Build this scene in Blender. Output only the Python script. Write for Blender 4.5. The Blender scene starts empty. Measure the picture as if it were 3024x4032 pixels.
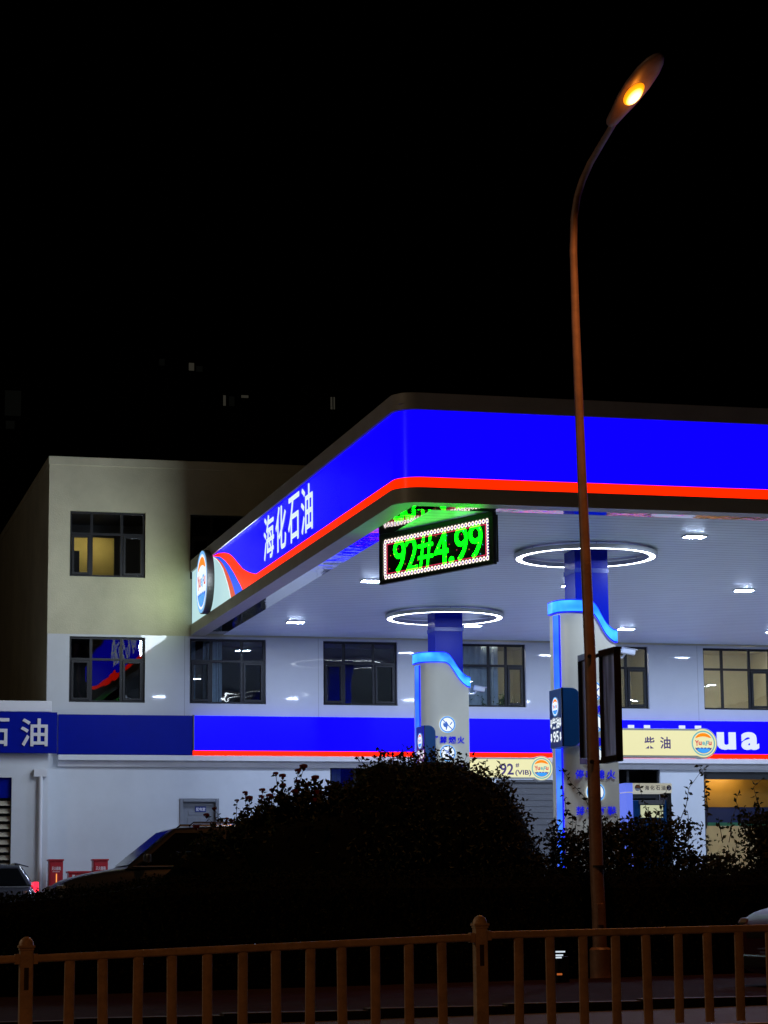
import bpy, math, random
from mathutils import Vector, Matrix, noise
R_ = math.radians
C = bpy.context.scene.collection
SC = bpy.context.scene

# ------------------------------------------------------------------ camera, world, exposure
FPX, PIT, ROLL, YAW = 9299.874, 0.164164599, -0.00958928, 0.253743276
EYE = Vector((0, 0, 1.5))
_fw = Vector((math.sin(YAW)*math.cos(PIT), math.cos(YAW)*math.cos(PIT), math.sin(PIT)))
_rt = Vector((math.cos(YAW), -math.sin(YAW), 0))
_up = _rt.cross(_fw)
CR = math.cos(ROLL)*_rt + math.sin(ROLL)*_up
CU = -math.sin(ROLL)*_rt + math.cos(ROLL)*_up
cam = bpy.data.cameras.new('camera')
cam.sensor_fit = 'VERTICAL'; cam.sensor_height = 36; cam.sensor_width = 27
cam.lens = 36*FPX/4032
cam.clip_start = 0.1; cam.clip_end = 2000
co = bpy.data.objects.new('camera', cam); C.objects.link(co)
m3 = Matrix((CR, CU, -_fw)).transposed()
co.matrix_world = Matrix.Translation(EYE) @ m3.to_4x4()
SC.camera = co

w = bpy.data.worlds.new('World'); SC.world = w; w.use_nodes = True
nt = w.node_tree
sky = nt.nodes.new('ShaderNodeTexSky'); sky.sky_type = 'NISHITA'; sky.sun_disc = False
sky.sun_elevation = R_(-9); sky.sun_rotation = R_(200)
nt.links.new(sky.outputs[0], nt.nodes['Background'].inputs[0])
nt.nodes['Background'].inputs[1].default_value = 0.05
SC.view_settings.view_transform = 'Standard'; SC.view_settings.look = 'None'
SC.view_settings.exposure = 0; SC.view_settings.gamma = 1
SC.cycles.use_denoising = True
SC.cycles.max_bounces = 8; SC.cycles.diffuse_bounces = 4; SC.cycles.glossy_bounces = 4
SC.cycles.transparent_max_bounces = 12
SC.cycles.sample_clamp_indirect = 6
SC.cycles.caustics_reflective = False; SC.cycles.caustics_refractive = False

LAMP_L = 455.0        # radiance of the canopy's ceiling lamps

# ------------------------------------------------------------------ helpers
def ray(x, y): return _fw + CR*((x-1512)/FPX) - CU*((y-2016)/FPX)
def onX(x, y, X): d = ray(x, y); return EYE + d*(X/d.x)
def onY(x, y, Y): d = ray(x, y); return EYE + d*(Y/d.y)
def onZ(x, y, Z): d = ray(x, y); return EYE + d*((Z-1.5)/d.z)
V_ = 3024/1659

def tag(o, label=None, cat=None, group=None, kind=None):
    if label: o['label'] = label
    if cat: o['category'] = cat
    if group: o['group'] = group
    if kind: o['kind'] = kind
    return o
def empty(name, loc, label, cat, group=None, rz=0):
    o = bpy.data.objects.new(name, None); C.objects.link(o)
    o.location = loc; o.rotation_euler = (0, 0, rz); o.empty_display_size = .2
    return tag(o, label, cat, group)

class MB:
    """collects faces; build() links them as ONE mesh object"""
    def __init__(s, off=(0, 0, 0)):
        s.v = []; s.f = []; s.mi = []; s.o = Vector(off)
    def add(s, vs, fs, mi=0):
        b = len(s.v); s.v += [tuple(Vector(a)-s.o) for a in vs]
        s.f += [tuple(b+i for i in f) for f in fs]; s.mi += [mi]*len(fs); return s
    def quad(s, a, b, c, d, mi=0): return s.add((a, b, c, d), ((0, 1, 2, 3),), mi)
    def box(s, x0, x1, y0, y1, z0, z1, mi=0):
        vs = [(x, y, z) for x in (x0, x1) for y in (y0, y1) for z in (z0, z1)]
        return s.add(vs, ((0, 1, 3, 2), (4, 6, 7, 5), (0, 4, 5, 1), (2, 3, 7, 6), (0, 2, 6, 4), (1, 5, 7, 3)), mi)
    def obox(s, o, u, v, n, mi=0):      # origin corner and three edge vectors
        o, u, v, n = map(Vector, (o, u, v, n))
        vs = [o+u*a+v*b+n*c for a in (0, 1) for b in (0, 1) for c in (0, 1)]
        return s.add(vs, ((0, 1, 3, 2), (4, 6, 7, 5), (0, 4, 5, 1), (2, 3, 7, 6), (0, 2, 6, 4), (1, 5, 7, 3)), mi)
    def prism(s, poly, ext, mi=0):      # 3D polygon pushed along ext
        n = len(poly); e = Vector(ext); p = [Vector(a) for a in poly]
        return s.add(p+[a+e for a in p], [tuple(range(n))[::-1], tuple(range(n, 2*n))]+[(i, (i+1) % n, n+(i+1) % n, n+i) for i in range(n)], mi)
    def tube(s, pts, rad, seg=12, mi=0, caps=True):
        pts = [Vector(p) for p in pts]; n = len(pts)
        if not hasattr(rad, '__len__'): rad = [rad]*n
        vs = []; t0 = (pts[1]-pts[0]).normalized()
        a = Vector((1, 0, 0)) if abs(t0.x) < .8 else Vector((0, 1, 0))
        nrm = (a-t0*a.dot(t0)).normalized()
        for i in range(n):
            t = (pts[min(i+1, n-1)]-pts[max(i-1, 0)]).normalized()
            nrm = (nrm-t*nrm.dot(t)).normalized(); bn = t.cross(nrm)
            for k in range(seg):
                an = 2*math.pi*k/seg
                vs.append(pts[i]+(nrm*math.cos(an)+bn*math.sin(an))*rad[i])
        fs = [(i*seg+k, i*seg+(k+1) % seg, (i+1)*seg+(k+1) % seg, (i+1)*seg+k) for i in range(n-1) for k in range(seg)]
        if caps: fs += [tuple(range(seg))[::-1], tuple(range((n-1)*seg, n*seg))]
        return s.add(vs, fs, mi)
    def lathe(s, c, prof, seg=16, mi=0, caps=True):     # prof: (radius, z)
        c = Vector(c); n = len(prof)
        vs = [c+Vector((r*math.cos(2*math.pi*k/seg), r*math.sin(2*math.pi*k/seg), z)) for r, z in prof for k in range(seg)]
        fs = [(i*seg+k, i*seg+(k+1) % seg, (i+1)*seg+(k+1) % seg, (i+1)*seg+k) for i in range(n-1) for k in range(seg)]
        if caps: fs += [tuple(range(seg))[::-1], tuple(range((n-1)*seg, n*seg))]
        return s.add(vs, fs, mi)
    def build(s, name, mats, parent=None, smooth=False, bevel=0, seg=2, angle=35):
        me = bpy.data.meshes.new(name); me.from_pydata(s.v, [], s.f)
        for m in (mats if isinstance(mats, (list, tuple)) else [mats]): me.materials.append(m)
        me.polygons.foreach_set('material_index', s.mi); me.update()
        o = bpy.data.objects.new(name, me); C.objects.link(o)
        if smooth:
            me.polygons.foreach_set('use_smooth', [True]*len(me.polygons))
            try: me.set_sharp_from_angle(angle=R_(angle))
            except Exception: pass
        if parent: o.parent = parent
        else: o.location = s.o
        if bevel:
            b = o.modifiers.new('bevel', 'BEVEL'); b.width = bevel; b.segments = seg; b.limit_method = 'ANGLE'; b.angle_limit = R_(35)
        return o

# ------------------------------------------------------------------ materials
def _nodes(name):
    m = bpy.data.materials.new(name); m.use_nodes = True
    n = m.node_tree.nodes; return m, n, m.node_tree.links, n['Principled BSDF']
def mat(name, col, rough=.5, metal=0, var=0.0, vscale=3.0, bump=0.0, bscale=40.0, spec=.5, coat=0, stretch=None, rvar=0):
    m, n, l, b = _nodes(name)
    b.inputs['Base Color'].default_value = (*col, 1); b.inputs['Roughness'].default_value = rough
    b.inputs['Metallic'].default_value = metal; b.inputs['Specular IOR Level'].default_value = spec
    if coat: b.inputs['Coat Weight'].default_value = coat; b.inputs['Coat Roughness'].default_value = .03
    tc = n.new('ShaderNodeTexCoord'); vec = tc.outputs['Object']
    if stretch:
        mp = n.new('ShaderNodeMapping'); mp.inputs['Scale'].default_value = stretch
        l.new(vec, mp.inputs[0]); vec = mp.outputs[0]
    if var or rvar:
        nz = n.new('ShaderNodeTexNoise'); nz.inputs['Scale'].default_value = vscale
        nz.inputs['Detail'].default_value = 6; nz.inputs['Roughness'].default_value = .65; l.new(vec, nz.inputs['Vector'])
    if var:
        rp = n.new('ShaderNodeValToRGB')
        rp.color_ramp.elements[0].position = .3; rp.color_ramp.elements[1].position = .7
        rp.color_ramp.elements[0].color = (*[max(0, c*(1-var)) for c in col], 1)
        rp.color_ramp.elements[1].color = (*[min(1, c*(1+var*.6)) for c in col], 1)
        l.new(nz.outputs['Fac'], rp.inputs[0]); l.new(rp.outputs[0], b.inputs['Base Color'])
    if rvar:
        mr = n.new('ShaderNodeMapRange'); mr.inputs['To Min'].default_value = max(0, rough-rvar); mr.inputs['To Max'].default_value = min(1, rough+rvar)
        l.new(nz.outputs['Fac'], mr.inputs['Value']); l.new(mr.outputs[0], b.inputs['Roughness'])
    if bump:
        n2 = n.new('ShaderNodeTexNoise'); n2.inputs['Scale'].default_value = bscale; n2.inputs['Detail'].default_value = 5; l.new(vec, n2.inputs['Vector'])
        bp = n.new('ShaderNodeBump'); bp.inputs['Strength'].default_value = bump; bp.inputs['Distance'].default_value = .02
        l.new(n2.outputs['Fac'], bp.inputs['Height']); l.new(bp.outputs[0], b.inputs['Normal'])
    return m
def emit(name, col, strength=1.0, sample=True, rough=.25, base=None):
    m, n, l, b = _nodes(name)
    b.inputs['Base Color'].default_value = (*(base or [c*.2 for c in col]), 1)
    b.inputs['Roughness'].default_value = rough; b.inputs['Specular IOR Level'].default_value = .15
    b.inputs['Emission Color'].default_value = (*col, 1); b.inputs['Emission Strength'].default_value = strength
    if not sample: m.cycles.emission_sampling = 'NONE'
    return m
def thin_glass(name, tint=(.75, .8, .82), refl=1.0):
    m, n, l, b = _nodes(name); n.remove(b)
    tr = n.new('ShaderNodeBsdfTransparent'); tr.inputs[0].default_value = (*tint, 1)
    gl = n.new('ShaderNodeBsdfGlossy'); gl.inputs['Roughness'].default_value = .0
    fr = n.new('ShaderNodeFresnel'); fr.inputs[0].default_value = 1.55
    mu = n.new('ShaderNodeMath'); mu.operation = 'MULTIPLY'; mu.inputs[1].default_value = 2.0*refl; mu.use_clamp = True
    # slightly wavy float glass
    tc = n.new('ShaderNodeTexCoord'); nz = n.new('ShaderNodeTexNoise'); nz.inputs['Scale'].default_value = 1.2
    bp = n.new('ShaderNodeBump'); bp.inputs['Strength'].default_value = .12; bp.inputs['Distance'].default_value = .03
    l.new(tc.outputs['Object'], nz.inputs['Vector']); l.new(nz.outputs['Fac'], bp.inputs['Height']); l.new(bp.outputs[0], gl.inputs['Normal'])
    mx = n.new('ShaderNodeMixShader')
    l.new(fr.outputs[0], mu.inputs[0]); l.new(mu.outputs[0], mx.inputs[0]); l.new(tr.outputs[0], mx.inputs[1]); l.new(gl.outputs[0], mx.inputs[2])
    l.new(mx.outputs[0], n['Material Output'].inputs[0]); return m
def panel_mat(name, col, axis, pitch, rough, groove=.03, spec=.5, second=None, rvar=.05, dark=.35):
    """smooth sheet panels with thin joints every `pitch` metres along one axis"""
    m = mat(name, col, rough, 0, .05, 1.2, rvar=rvar, spec=spec)
    n, l = m.node_tree.nodes, m.node_tree.links; b = n['Principled BSDF']
    tc = n.new('ShaderNodeTexCoord'); sp = n.new('ShaderNodeSeparateXYZ'); l.new(tc.outputs['Object'], sp.inputs[0])
    fac = None
    for ax, pt, gw in [(axis, pitch, groove)]+([second] if second else []):
        d = n.new('ShaderNodeMath'); d.operation = 'DIVIDE'; d.inputs[1].default_value = pt
        f = n.new('ShaderNodeMath'); f.operation = 'FRACT'
        c = n.new('ShaderNodeMath'); c.operation = 'LESS_THAN'; c.inputs[1].default_value = gw
        l.new(sp.outputs[ax], d.inputs[0]); l.new(d.outputs[0], f.inputs[0]); l.new(f.outputs[0], c.inputs[0])
        if fac is None: fac = c.outputs[0]
        else:
            mx_ = n.new('ShaderNodeMath'); mx_.operation = 'MAXIMUM'; l.new(fac, mx_.inputs[0]); l.new(c.outputs[0], mx_.inputs[1]); fac = mx_.outputs[0]
    src = b.inputs['Base Color'].links[0].from_socket
    mix = n.new('ShaderNodeMix'); mix.data_type = 'RGBA'
    l.new(fac, mix.inputs[0]); l.new(src, mix.inputs[6]); mix.inputs[7].default_value = (*[c*dark for c in col], 1)
    l.new(mix.outputs[2], b.inputs['Base Color']); return m

M = {}
M['stucco'] = mat('stucco', (.52, .48, .34), .9, 0, .2, .55, .35, 26)
M['white_panel'] = panel_mat('white_panel', (.55, .56, .58), 0, 3.53, .025, .004, spec=.30, rvar=.01, dark=.6)
M['white_wall'] = mat('white_wall', (.62, .645, .67), .16, 0, .07, .9, .06, 9)
M['trim_white'] = mat('trim_white', (.66, .66, .68), .4, 0, .06, 2)
M['concrete'] = mat('concrete', (.34, .34, .33), .75, 0, .2, .6, .2, 18)
M['verge'] = mat('verge_soil', (.022, .008, .006), .95, 0, .5, 3, .6, 25, spec=.1)
M['asphalt'] = mat('asphalt', (.040, .038, .040), .75, 0, .35, 1.5, .5, 60)
M['paving'] = mat('paving', (.07, .066, .066), .6, 0, .25, 2, .3, 30)
M['kerb'] = mat('kerb', (.03, .026, .024), .7, 0, .2, 3, .2, 30)
M['soil'] = mat('soil', (.03, .025, .018), .95, 0, .4, 4, .5, 20)
M['soffit'] = panel_mat('soffit', (.74, .84, .82), 1, .30, .42, .08, spec=.25, rvar=.01, dark=.35)
M['mirror'] = mat('mirror_steel', (.72, .73, .76), .04, 1, 0, 1, .5, 2.6, stretch=(.6, .6, 1))
M['trim_grey'] = mat('trim_grey', (.40, .38, .31), .45, 0, .12, 2)
M['cap_grey'] = mat('cap_grey', (.36, .34, .33), .5, 0, .15, 1.2)
M['blue_lit'] = emit('blue_lightbox', (.0030, .0, 1.0), 1.35)
M['blue_dark'] = mat('blue_vinyl', (.0002, .007, .25), .35, 0, .06, 2, spec=.12)
M['orange_lit'] = emit('orange_lightbox', (1.0, .012, .0), 2.2)
M['redline_lit'] = emit('red_stripe_lightbox', (.72, .06, .025), 1.0)
M['midblue_lit'] = emit('midblue_lightbox', (.0, .09, 1.0), 1.0)
M['pale_lit'] = emit('pale_lightbox', (.46, .70, .74), 1.0)
M['white_lit'] = emit('white_letter_lightbox', (.74, .88, .92), 1.0, False)
M['letter_white'] = emit('front_letter_lightbox', (.70, .76, .95), .95, False)
M['letter_grey'] = mat('unlit_letter', (.62, .60, .62), .5)
M['cream_lit'] = emit('cream_lightbox', (.80, .76, .42), 1.0)
M['white_disc'] = emit('white_disc_lightbox', (.85, .92, .95), 1.0)
M['ring_lit'] = emit('ring_tube', (.80, .90, 1.0), 13.0)
M['lamp_lit'] = emit('ceiling_lamp_lens', (.80, 1.0, 1.42), LAMP_L)
M['lamp_body'] = mat('lamp_body', (.6, .6, .58), .4)
def glow_strip(name, ca, cb, st, sc):
    m = emit(name, ca, st); n, l = m.node_tree.nodes, m.node_tree.links
    tc = n.new('ShaderNodeTexCoord'); nz = n.new('ShaderNodeTexNoise'); nz.inputs['Scale'].default_value = sc; nz.inputs['Detail'].default_value = 1
    rp = n.new('ShaderNodeValToRGB'); e = rp.color_ramp.elements; e[0].position = .36; e[1].position = .66; e[0].color = (*ca, 1); e[1].color = (*cb, 1)
    l.new(tc.outputs['Object'], nz.inputs['Vector']); l.new(nz.outputs['Fac'], rp.inputs[0]); l.new(rp.outputs[0], n['Principled BSDF'].inputs['Emission Color']); return m
M['cyan_lit'] = glow_strip('cyan_strip', (.006, .12, 1.0), (.05, .42, 1.0), 1.7, 3.2)
M['royal_lit'] = emit('royal_strip', (.006, .006, 1.0), 2.0)
M['col_blue'] = mat('column_blue', (.001, .012, .42), .25, 0, .05, 1.5, spec=.14)
M['clad'] = mat('cladding', (.70, .66, .52), .24, 0, .06, 1.0, rvar=.05)
M['navy'] = mat('navy_box', (.004, .05, .16), .3, 0, .08, 2)
M['frame_dark'] = mat('window_frame', (.013, .013, .015), .45, 0, spec=.3)
M['black'] = mat('black_case', (.012, .013, .013), .45)
M['glass'] = thin_glass('window_glass', (.62, .66, .68), 1.15)
M['room_dark'] = mat('room_dark', (.10, .10, .11), .8, 0, .2, 1)
M['room_beige'] = mat('room_beige', (.55, .52, .41), .8, 0, .08, 1.5)
M['room_yellow'] = mat('room_yellow', (.60, .48, .16), .8, 0, .1, 2)
M['room_lamp'] = emit('room_lamp', (1, .9, .65), 5)
M['curtain'] = mat('curtain', (.62, .74, .86), .8, 0, .2, 5)
M['door_grey'] = mat('door_steel', (.20, .21, .23), .45, .2, .08, 4)
M['shutter_grey'] = mat('shutter_grey', (.10, .10, .105), .6, 0, .08, 4)
M['plate_blue'] = mat('plate_blue', (.01, .03, .2), .4)
M['red_paint'] = mat('red_paint', (.42, .012, .02), .4, 0, .2, 5)
M['paint_white'] = mat('lettering_white', (.75, .72, .72), .5)
M['green_led'] = emit('green_led', (.0004, 1.0, .0015), 12.0)
M['led_face'] = mat('led_face', (.010, .011, .011), .35)
M['led_white'] = emit('white_led', (1, .85, .75), 1.6, False)
M['led_red'] = emit('red_led', (.9, .04, .12), 1.1, False)
M['led_violet'] = emit('violet_led', (.09, .05, .45), 1.0, False)
M['led_amber'] = emit('amber_led', (1, .32, .05), 1.0, False)
M['led_cyan'] = emit('blue_led', (.1, .6, 1), 1.0, False)
M['logo_blue'] = emit('logo_blue', (.16, .47, .95), 1.0, False)
M['logo_orange'] = emit('logo_orange', (1.0, .24, .006), 1.05, False)
M['logo_red'] = emit('logo_red', (.62, .03, .07), 1.0, False)
M['logo_sea'] = emit('logo_sea', (.0, .14, .78), 1.0, False)
M['logo_sea_light'] = emit('logo_sea_light', (.05, .33, .86), 1.0, False)
M['logo_teal'] = emit('logo_teal', (.16, .46, .50), .9, False)
M['ink'] = mat('ink_violet', (.03, .02, .09), .5)
M['ink_lit'] = emit('ink_on_cream', (.075, .055, .20), .8, False)
M['logo_deep'] = emit('logo_deep_sea', (.08, .06, .32), .8, False)
M['pictogram'] = emit('pictogram_blue', (.05, .16, .62), .8, False)
M['camera_white'] = mat('camera_shell', (.7, .72, .78), .3)
M['steel_brown'] = mat('lamp_pole_paint', (.27, .16, .115), .5, .1, .35, 3, .2, 30)
M['fence_paint'] = mat('fence_paint', (.55, .42, .30), .5, 0, .28, 9, .25, 45)
M['leaf'] = mat('leaf', (.034, .042, .018), .8, 0, .3, 6, spec=.08)
M['leaf_dark'] = mat('leaf_dark', (.012, .015, .008), .9, 0, .3, 6, spec=.03)
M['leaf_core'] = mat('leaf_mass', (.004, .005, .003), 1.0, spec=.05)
M['stem'] = mat('stem', (.03, .024, .014), .8)
M['rose'] = mat('rose_petal', (.16, .008, .012), .6, 0, .3, 8)
M['tyre'] = mat('tyre', (.012, .012, .012), .8)
M['rim'] = mat('rim', (.35, .35, .36), .3, .8)
M['car_grey'] = mat('paint_grey', (.10, .105, .12), .18, .3, coat=1)
M['car_silver'] = mat('paint_silver', (.045, .048, .052), .3, .3, coat=.25)
M['car_red'] = mat('paint_maroon', (.05, .008, .012), .42, 0, spec=.3, coat=.06)
M['car_glass'] = mat('car_glass', (.006, .007, .008), .05, 0, spec=.12)
M['car_glass'].node_tree.nodes['Principled BSDF'].inputs['IOR'].default_value = 1.18
M['chrome'] = mat('chrome', (.6, .6, .62), .15, 1)
M['tail_lit'] = emit('tail_lamp', (1, .02, .05), 2.2, False)
M['head_lens'] = mat('head_lens', (.16, .17, .18), .15, .1, spec=.5)
M['far_wall'] = mat('far_wall', (.05, .05, .048), .9, 0, .2, .2)
M['far_lit'] = emit('far_window_warm', (.022, .020, .015), 1, False)
M['far_dim'] = emit('far_window_dim', (.0015, .0016, .0013), 1, False)
M['far_dark'] = mat('far_glass', (.01, .01, .012), .2)
M['screen_lit'] = emit('pump_screen', (.55, .58, .36), .9, False)
M['amber_int'] = mat('amber_fascia', (.62, .30, .03), .5, 0, .1, 1)
M['navy_int'] = mat('navy_fascia', (.03, .045, .16), .5)
M['green_int'] = mat('green_strip', (.05, .28, .16), .5)
M['plate_cream'] = emit('pump_header', (.42, .41, .33), .8, False, base=(.3, .3, .25))
def fabric(name, col, tcol):
    m = mat(name, col, .5, 0, .3, 5, stretch=(3, 3, .12)); n, l = m.node_tree.nodes, m.node_tree.links
    t = n.new('ShaderNodeBsdfTranslucent'); a = n.new('ShaderNodeAddShader'); b = n['Principled BSDF']
    nz = n.new('ShaderNodeTexNoise'); mp = n.new('ShaderNodeMapping'); tc = n.new('ShaderNodeTexCoord'); mp.inputs['Scale'].default_value = (7, 7, .5); nz.inputs['Scale'].default_value = 1; nz.inputs['Detail'].default_value = 3
    rp = n.new('ShaderNodeValToRGB'); e = rp.color_ramp.elements; e[0].position = .35; e[1].position = .68; e[0].color = (*[c*.1 for c in tcol], 1); e[1].color = (*tcol, 1)  # vertical streaks put the shading of folds into the translucent colour
    l.new(tc.outputs['Object'], mp.inputs[0]); l.new(mp.outputs[0], nz.inputs['Vector']); l.new(nz.outputs['Fac'], rp.inputs[0]); l.new(rp.outputs[0], t.inputs[0])
    l.new(b.outputs[0], a.inputs[0]); l.new(t.outputs[0], a.inputs[1]); l.new(a.outputs[0], n['Material Output'].inputs[0]); return m
M['banner'] = fabric('banner_face', (.05, .045, .042), (.9, .86, .8))
M['banner_frame'] = mat('banner_frame', (.022, .020, .020), .4, .3)

# the sodium bowl: hot core, orange rim (object space, an ellipsoid along local Y)
def bowl_mat():
    m, n, l, b = _nodes('sodium_bowl')
    tc = n.new('ShaderNodeTexCoord'); mp = n.new('ShaderNodeMapping')
    mp.inputs['Scale'].default_value = (1/.118, 1/.25, 0)
    ln = n.new('ShaderNodeVectorMath'); ln.operation = 'LENGTH'
    rp = n.new('ShaderNodeValToRGB'); e = rp.color_ramp.elements
    e[0].position = .0; e[0].color = (1, .60, .22, 1); e[1].position = 1.0; e[1].color = (.13, .026, .0002, 1)
    x = e.new(.50); x.color = (.7, .34, .09, 1); x = e.new(.74); x.color = (.2, .078, .0008, 1)
    l.new(tc.outputs['Object'], mp.inputs[0]); l.new(mp.outputs[0], ln.inputs[0]); l.new(ln.outputs['Value'], rp.inputs[0])
    l.new(rp.outputs[0], b.inputs['Emission Color']); b.inputs['Emission Strength'].default_value = 9
    b.inputs['Base Color'].default_value = (.3, .15, .03, 1); return m
M['bowl'] = bowl_mat()

# ------------------------------------------------------------------ lettering
_txt = {}
def glyphs(s, bold=.0):
    """the string's outline as flat triangles, scaled to the unit box 0..1 x 0..1; returns verts, faces, aspect"""
    k = (s, bold)
    if k in _txt: return _txt[k]
    cu = bpy.data.curves.new('lettering_curve', 'FONT'); cu.body = s; cu.size = 1; cu.offset = bold; cu.resolution_u = 4
    o = bpy.data.objects.new('lettering_curve', cu); C.objects.link(o)
    dg = bpy.context.evaluated_depsgraph_get()
    me = bpy.data.meshes.new_from_object(o.evaluated_get(dg))
    vs = [tuple(v.co) for v in me.vertices]; fs = [tuple(p.vertices) for p in me.polygons]
    bpy.data.objects.remove(o); bpy.data.curves.remove(cu); bpy.data.meshes.remove(me)
    x0 = min(v[0] for v in vs); x1 = max(v[0] for v in vs); y0 = min(v[1] for v in vs); y1 = max(v[1] for v in vs)
    vs = [((v[0]-x0)/(x1-x0), (v[1]-y0)/(y1-y0)) for v in vs]
    _txt[k] = (vs, fs, (x1-x0)/(y1-y0)); return _txt[k]
def put_text(mb, s, org, u, v, w, h, n=None, depth=0, bold=0, slant=0, mi=0):
    """lettering filling a w x h box whose lower-left corner is org, u right, v up"""
    vs, fs, _ = glyphs(s, bold); org = Vector(org); u = Vector(u); v = Vector(v)
    P = [org+u*(a*w+slant*b*h)+v*(b*h) for a, b in vs]
    if not depth: return mb.add(P, fs, mi)
    n = Vector(n)*depth; N = len(P)
    cnt = {}
    for f in fs:
        for i in range(len(f)):
            a, b = f[i], f[(i+1) % len(f)]
            cnt[(a, b)] = 1
    side = [(a, b, N+b, N+a) for (a, b) in cnt if (b, a) not in cnt]
    return mb.add(P+[p+n for p in P], [tuple(N+i for i in f) for f in fs]+side, mi)

def disc(mb, c, u, v, rx, ry, seg=40, a0=0, a1=2*math.pi, mi=0):
    c = Vector(c); u = Vector(u); v = Vector(v); full = abs(a1-a0) > 6.28
    n = seg if full else seg+1
    P = [c+u*(rx*math.cos(a0+(a1-a0)*k/seg))+v*(ry*math.sin(a0+(a1-a0)*k/seg)) for k in range(n)]
    return mb.add(P, [tuple(range(n))], mi)
def ring(mb, c, u, v, r0, r1, seg=48, mi=0):
    c = Vector(c); u = Vector(u); v = Vector(v)
    P = [c+(u*math.cos(2*math.pi*k/seg)+v*math.sin(2*math.pi*k/seg))*r for r in (r0, r1) for k in range(seg)]
    return mb.add(P, [(k, (k+1) % seg, seg+(k+1) % seg, seg+k) for k in range(seg)], mi)

def emblem(parent, off, c, u, v, n, r, bright=True):
    """round sun-over-waves emblem with its word, as parts of `parent`"""
    c = Vector(c); u = Vector(u); v = Vector(v); n = Vector(n)
    e = .004
    f = MB(off); disc(f, c+n*e, u, v, r*.90, r*.90); f.build('emblem_face', M['white_disc'] if bright else M['cream_lit'], parent)
    g = MB(off); ring(g, c+n*e*2, u, v, r*.82, r*.92); g.build('emblem_ring', M['logo_blue'] if bright else M['logo_teal'], parent)
    s = MB(off)                                    # rising half sun with a bowed lower edge
    R2 = r*.74; P = []
    a0, a1 = R_(32), R_(148)
    for k in range(25): a = a0+(a1-a0)*k/24; P.append(c+n*e*2+u*R2*math.cos(a)+v*R2*math.sin(a))
    xl, xr = R2*math.cos(a1), R2*math.cos(a0); zb = R2*math.sin(a0)
    for k in range(1, 16):
        t = k/16; x = xl+(xr-xl)*t; P.append(c+n*e*2+u*x+v*(zb-.16*r*(2*t-1)**2+.10*r))
    s.add(P, [tuple(range(len(P)))]); s.build('emblem_sun', M['logo_orange'], parent)
    sea = MB(off)                                  # wavy-topped sea
    P = []; a0, a1 = R_(198), R_(342)
    for k in range(25): a = a0+(a1-a0)*k/24; P.append(c+n*e*2+u*R2*math.cos(a)+v*R2*math.sin(a))
    zt = R2*math.sin(a0); xr = R2*math.cos(a1)
    for k in range(1, 40):
        t = k/40; x = xr-2*xr*t; P.append(c+n*e*2+u*x+v*(zt-.09*r+.05*r*abs(math.sin(t*5*math.pi))*-1+.02*r))
    sea.add(P, [tuple(range(len(P)))]); sea.build('emblem_sea', M['logo_sea'] if bright else M['logo_deep'], parent)
    wv = MB(off); P = []
    for k in range(13): a = R_(226)+R_(88)*k/12; P.append(c+n*e*3+u*R2*.97*math.cos(a)+v*R2*.97*math.sin(a))
    xr = R2*.97*math.cos(R_(314)); zt = R2*.97*math.sin(R_(226))
    for k in range(1, 28):
        t = k/28; P.append(c+n*e*3+u*(xr-2*xr*t)+v*(zt+.14*r+.04*r*math.cos(t*4*math.pi*2)))
    wv.add(P, [tuple(range(len(P)))]); wv.build('emblem_wave', M['logo_sea_light'], parent)
    t = MB(off); e3 = c+n*e*3
    put_text(t, 'Y', e3+u*(-.66*r)+v*(-.20*r), u, v, .30*r, .42*r, bold=.03)
    put_text(t, 'u', e3+u*(-.38*r)+v*(-.14*r), u, v, .24*r, .26*r, bold=.03)
    put_text(t, 'u', e3+u*(.40*r)+v*(-.14*r), u, v, .24*r, .26*r, bold=.03)
    t.build('emblem_word', M['logo_red'], parent)
    t = MB(off)
    put_text(t, 'e', e3+u*(-.10*r)+v*(-.14*r), u, v, .22*r, .26*r, bold=.03)
    put_text(t, 'F', e3+u*(.14*r)+v*(-.18*r), u, v, .26*r, .36*r, bold=.03, slant=.2)
    t.build('emblem_word', M['logo_blue'] if bright else M['logo_teal'], parent)

# ------------------------------------------------------------------ ground
def fore(x): return .90+.03*max(-4, min(x-4, 14))
def road_z(x): return .25+.013*max(-6, min(x, 30))
def gz(x, y):
    a = road_z(x); b = fore(x)
    t = max(0, min(1, (y-32.2)/3.2)); t = t*t*(3-2*t)
    z = a+(b-a)*t
    if y > 54: z += (1.35-z)*min(1, (y-54)/4)
    return z
def sheet(name, xs, ys, m, dz=0):
    mb = MB(); nx = len(xs)
    vs = [(x, y, gz(x, y)+dz) for y in ys for x in xs]
    mb.add(vs, [(j*nx+i, j*nx+i+1, (j+1)*nx+i+1, (j+1)*nx+i) for j in range(len(ys)-1) for i in range(nx-1)])
    return tag(mb.build(name, m, smooth=True), kind='structure')
xs = [-400, -60]+[-20+2*i for i in range(36)]+[90, 400]
sheet('ground', xs, [-200, -30, 0, 12, 20, 26, 30, 31.5, 32.2]+[32.4+.4*i for i in range(9)]+[37, 40, 45, 50, 54, 55, 56, 57, 58, 60, 80, 200, 600], M['soil'], -.02)
sheet('forecourt', xs[1:-1], [35.2, 36, 38, 41, 45, 50, 54, 55, 56, 57, 58, 60.1], M['concrete'], .0)
sheet('road', xs[1:-1], [17.5, 20, 22, 24.0], M['asphalt'], .0)
sheet('verge', xs[1:-1], [24.2, 26, 28, 30, 31.4], M['verge'], .06)
sheet('pavement', xs[1:-1], [-6, 0, 6, 12, 17.3], M['paving'], .10)
kb = MB()
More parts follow.
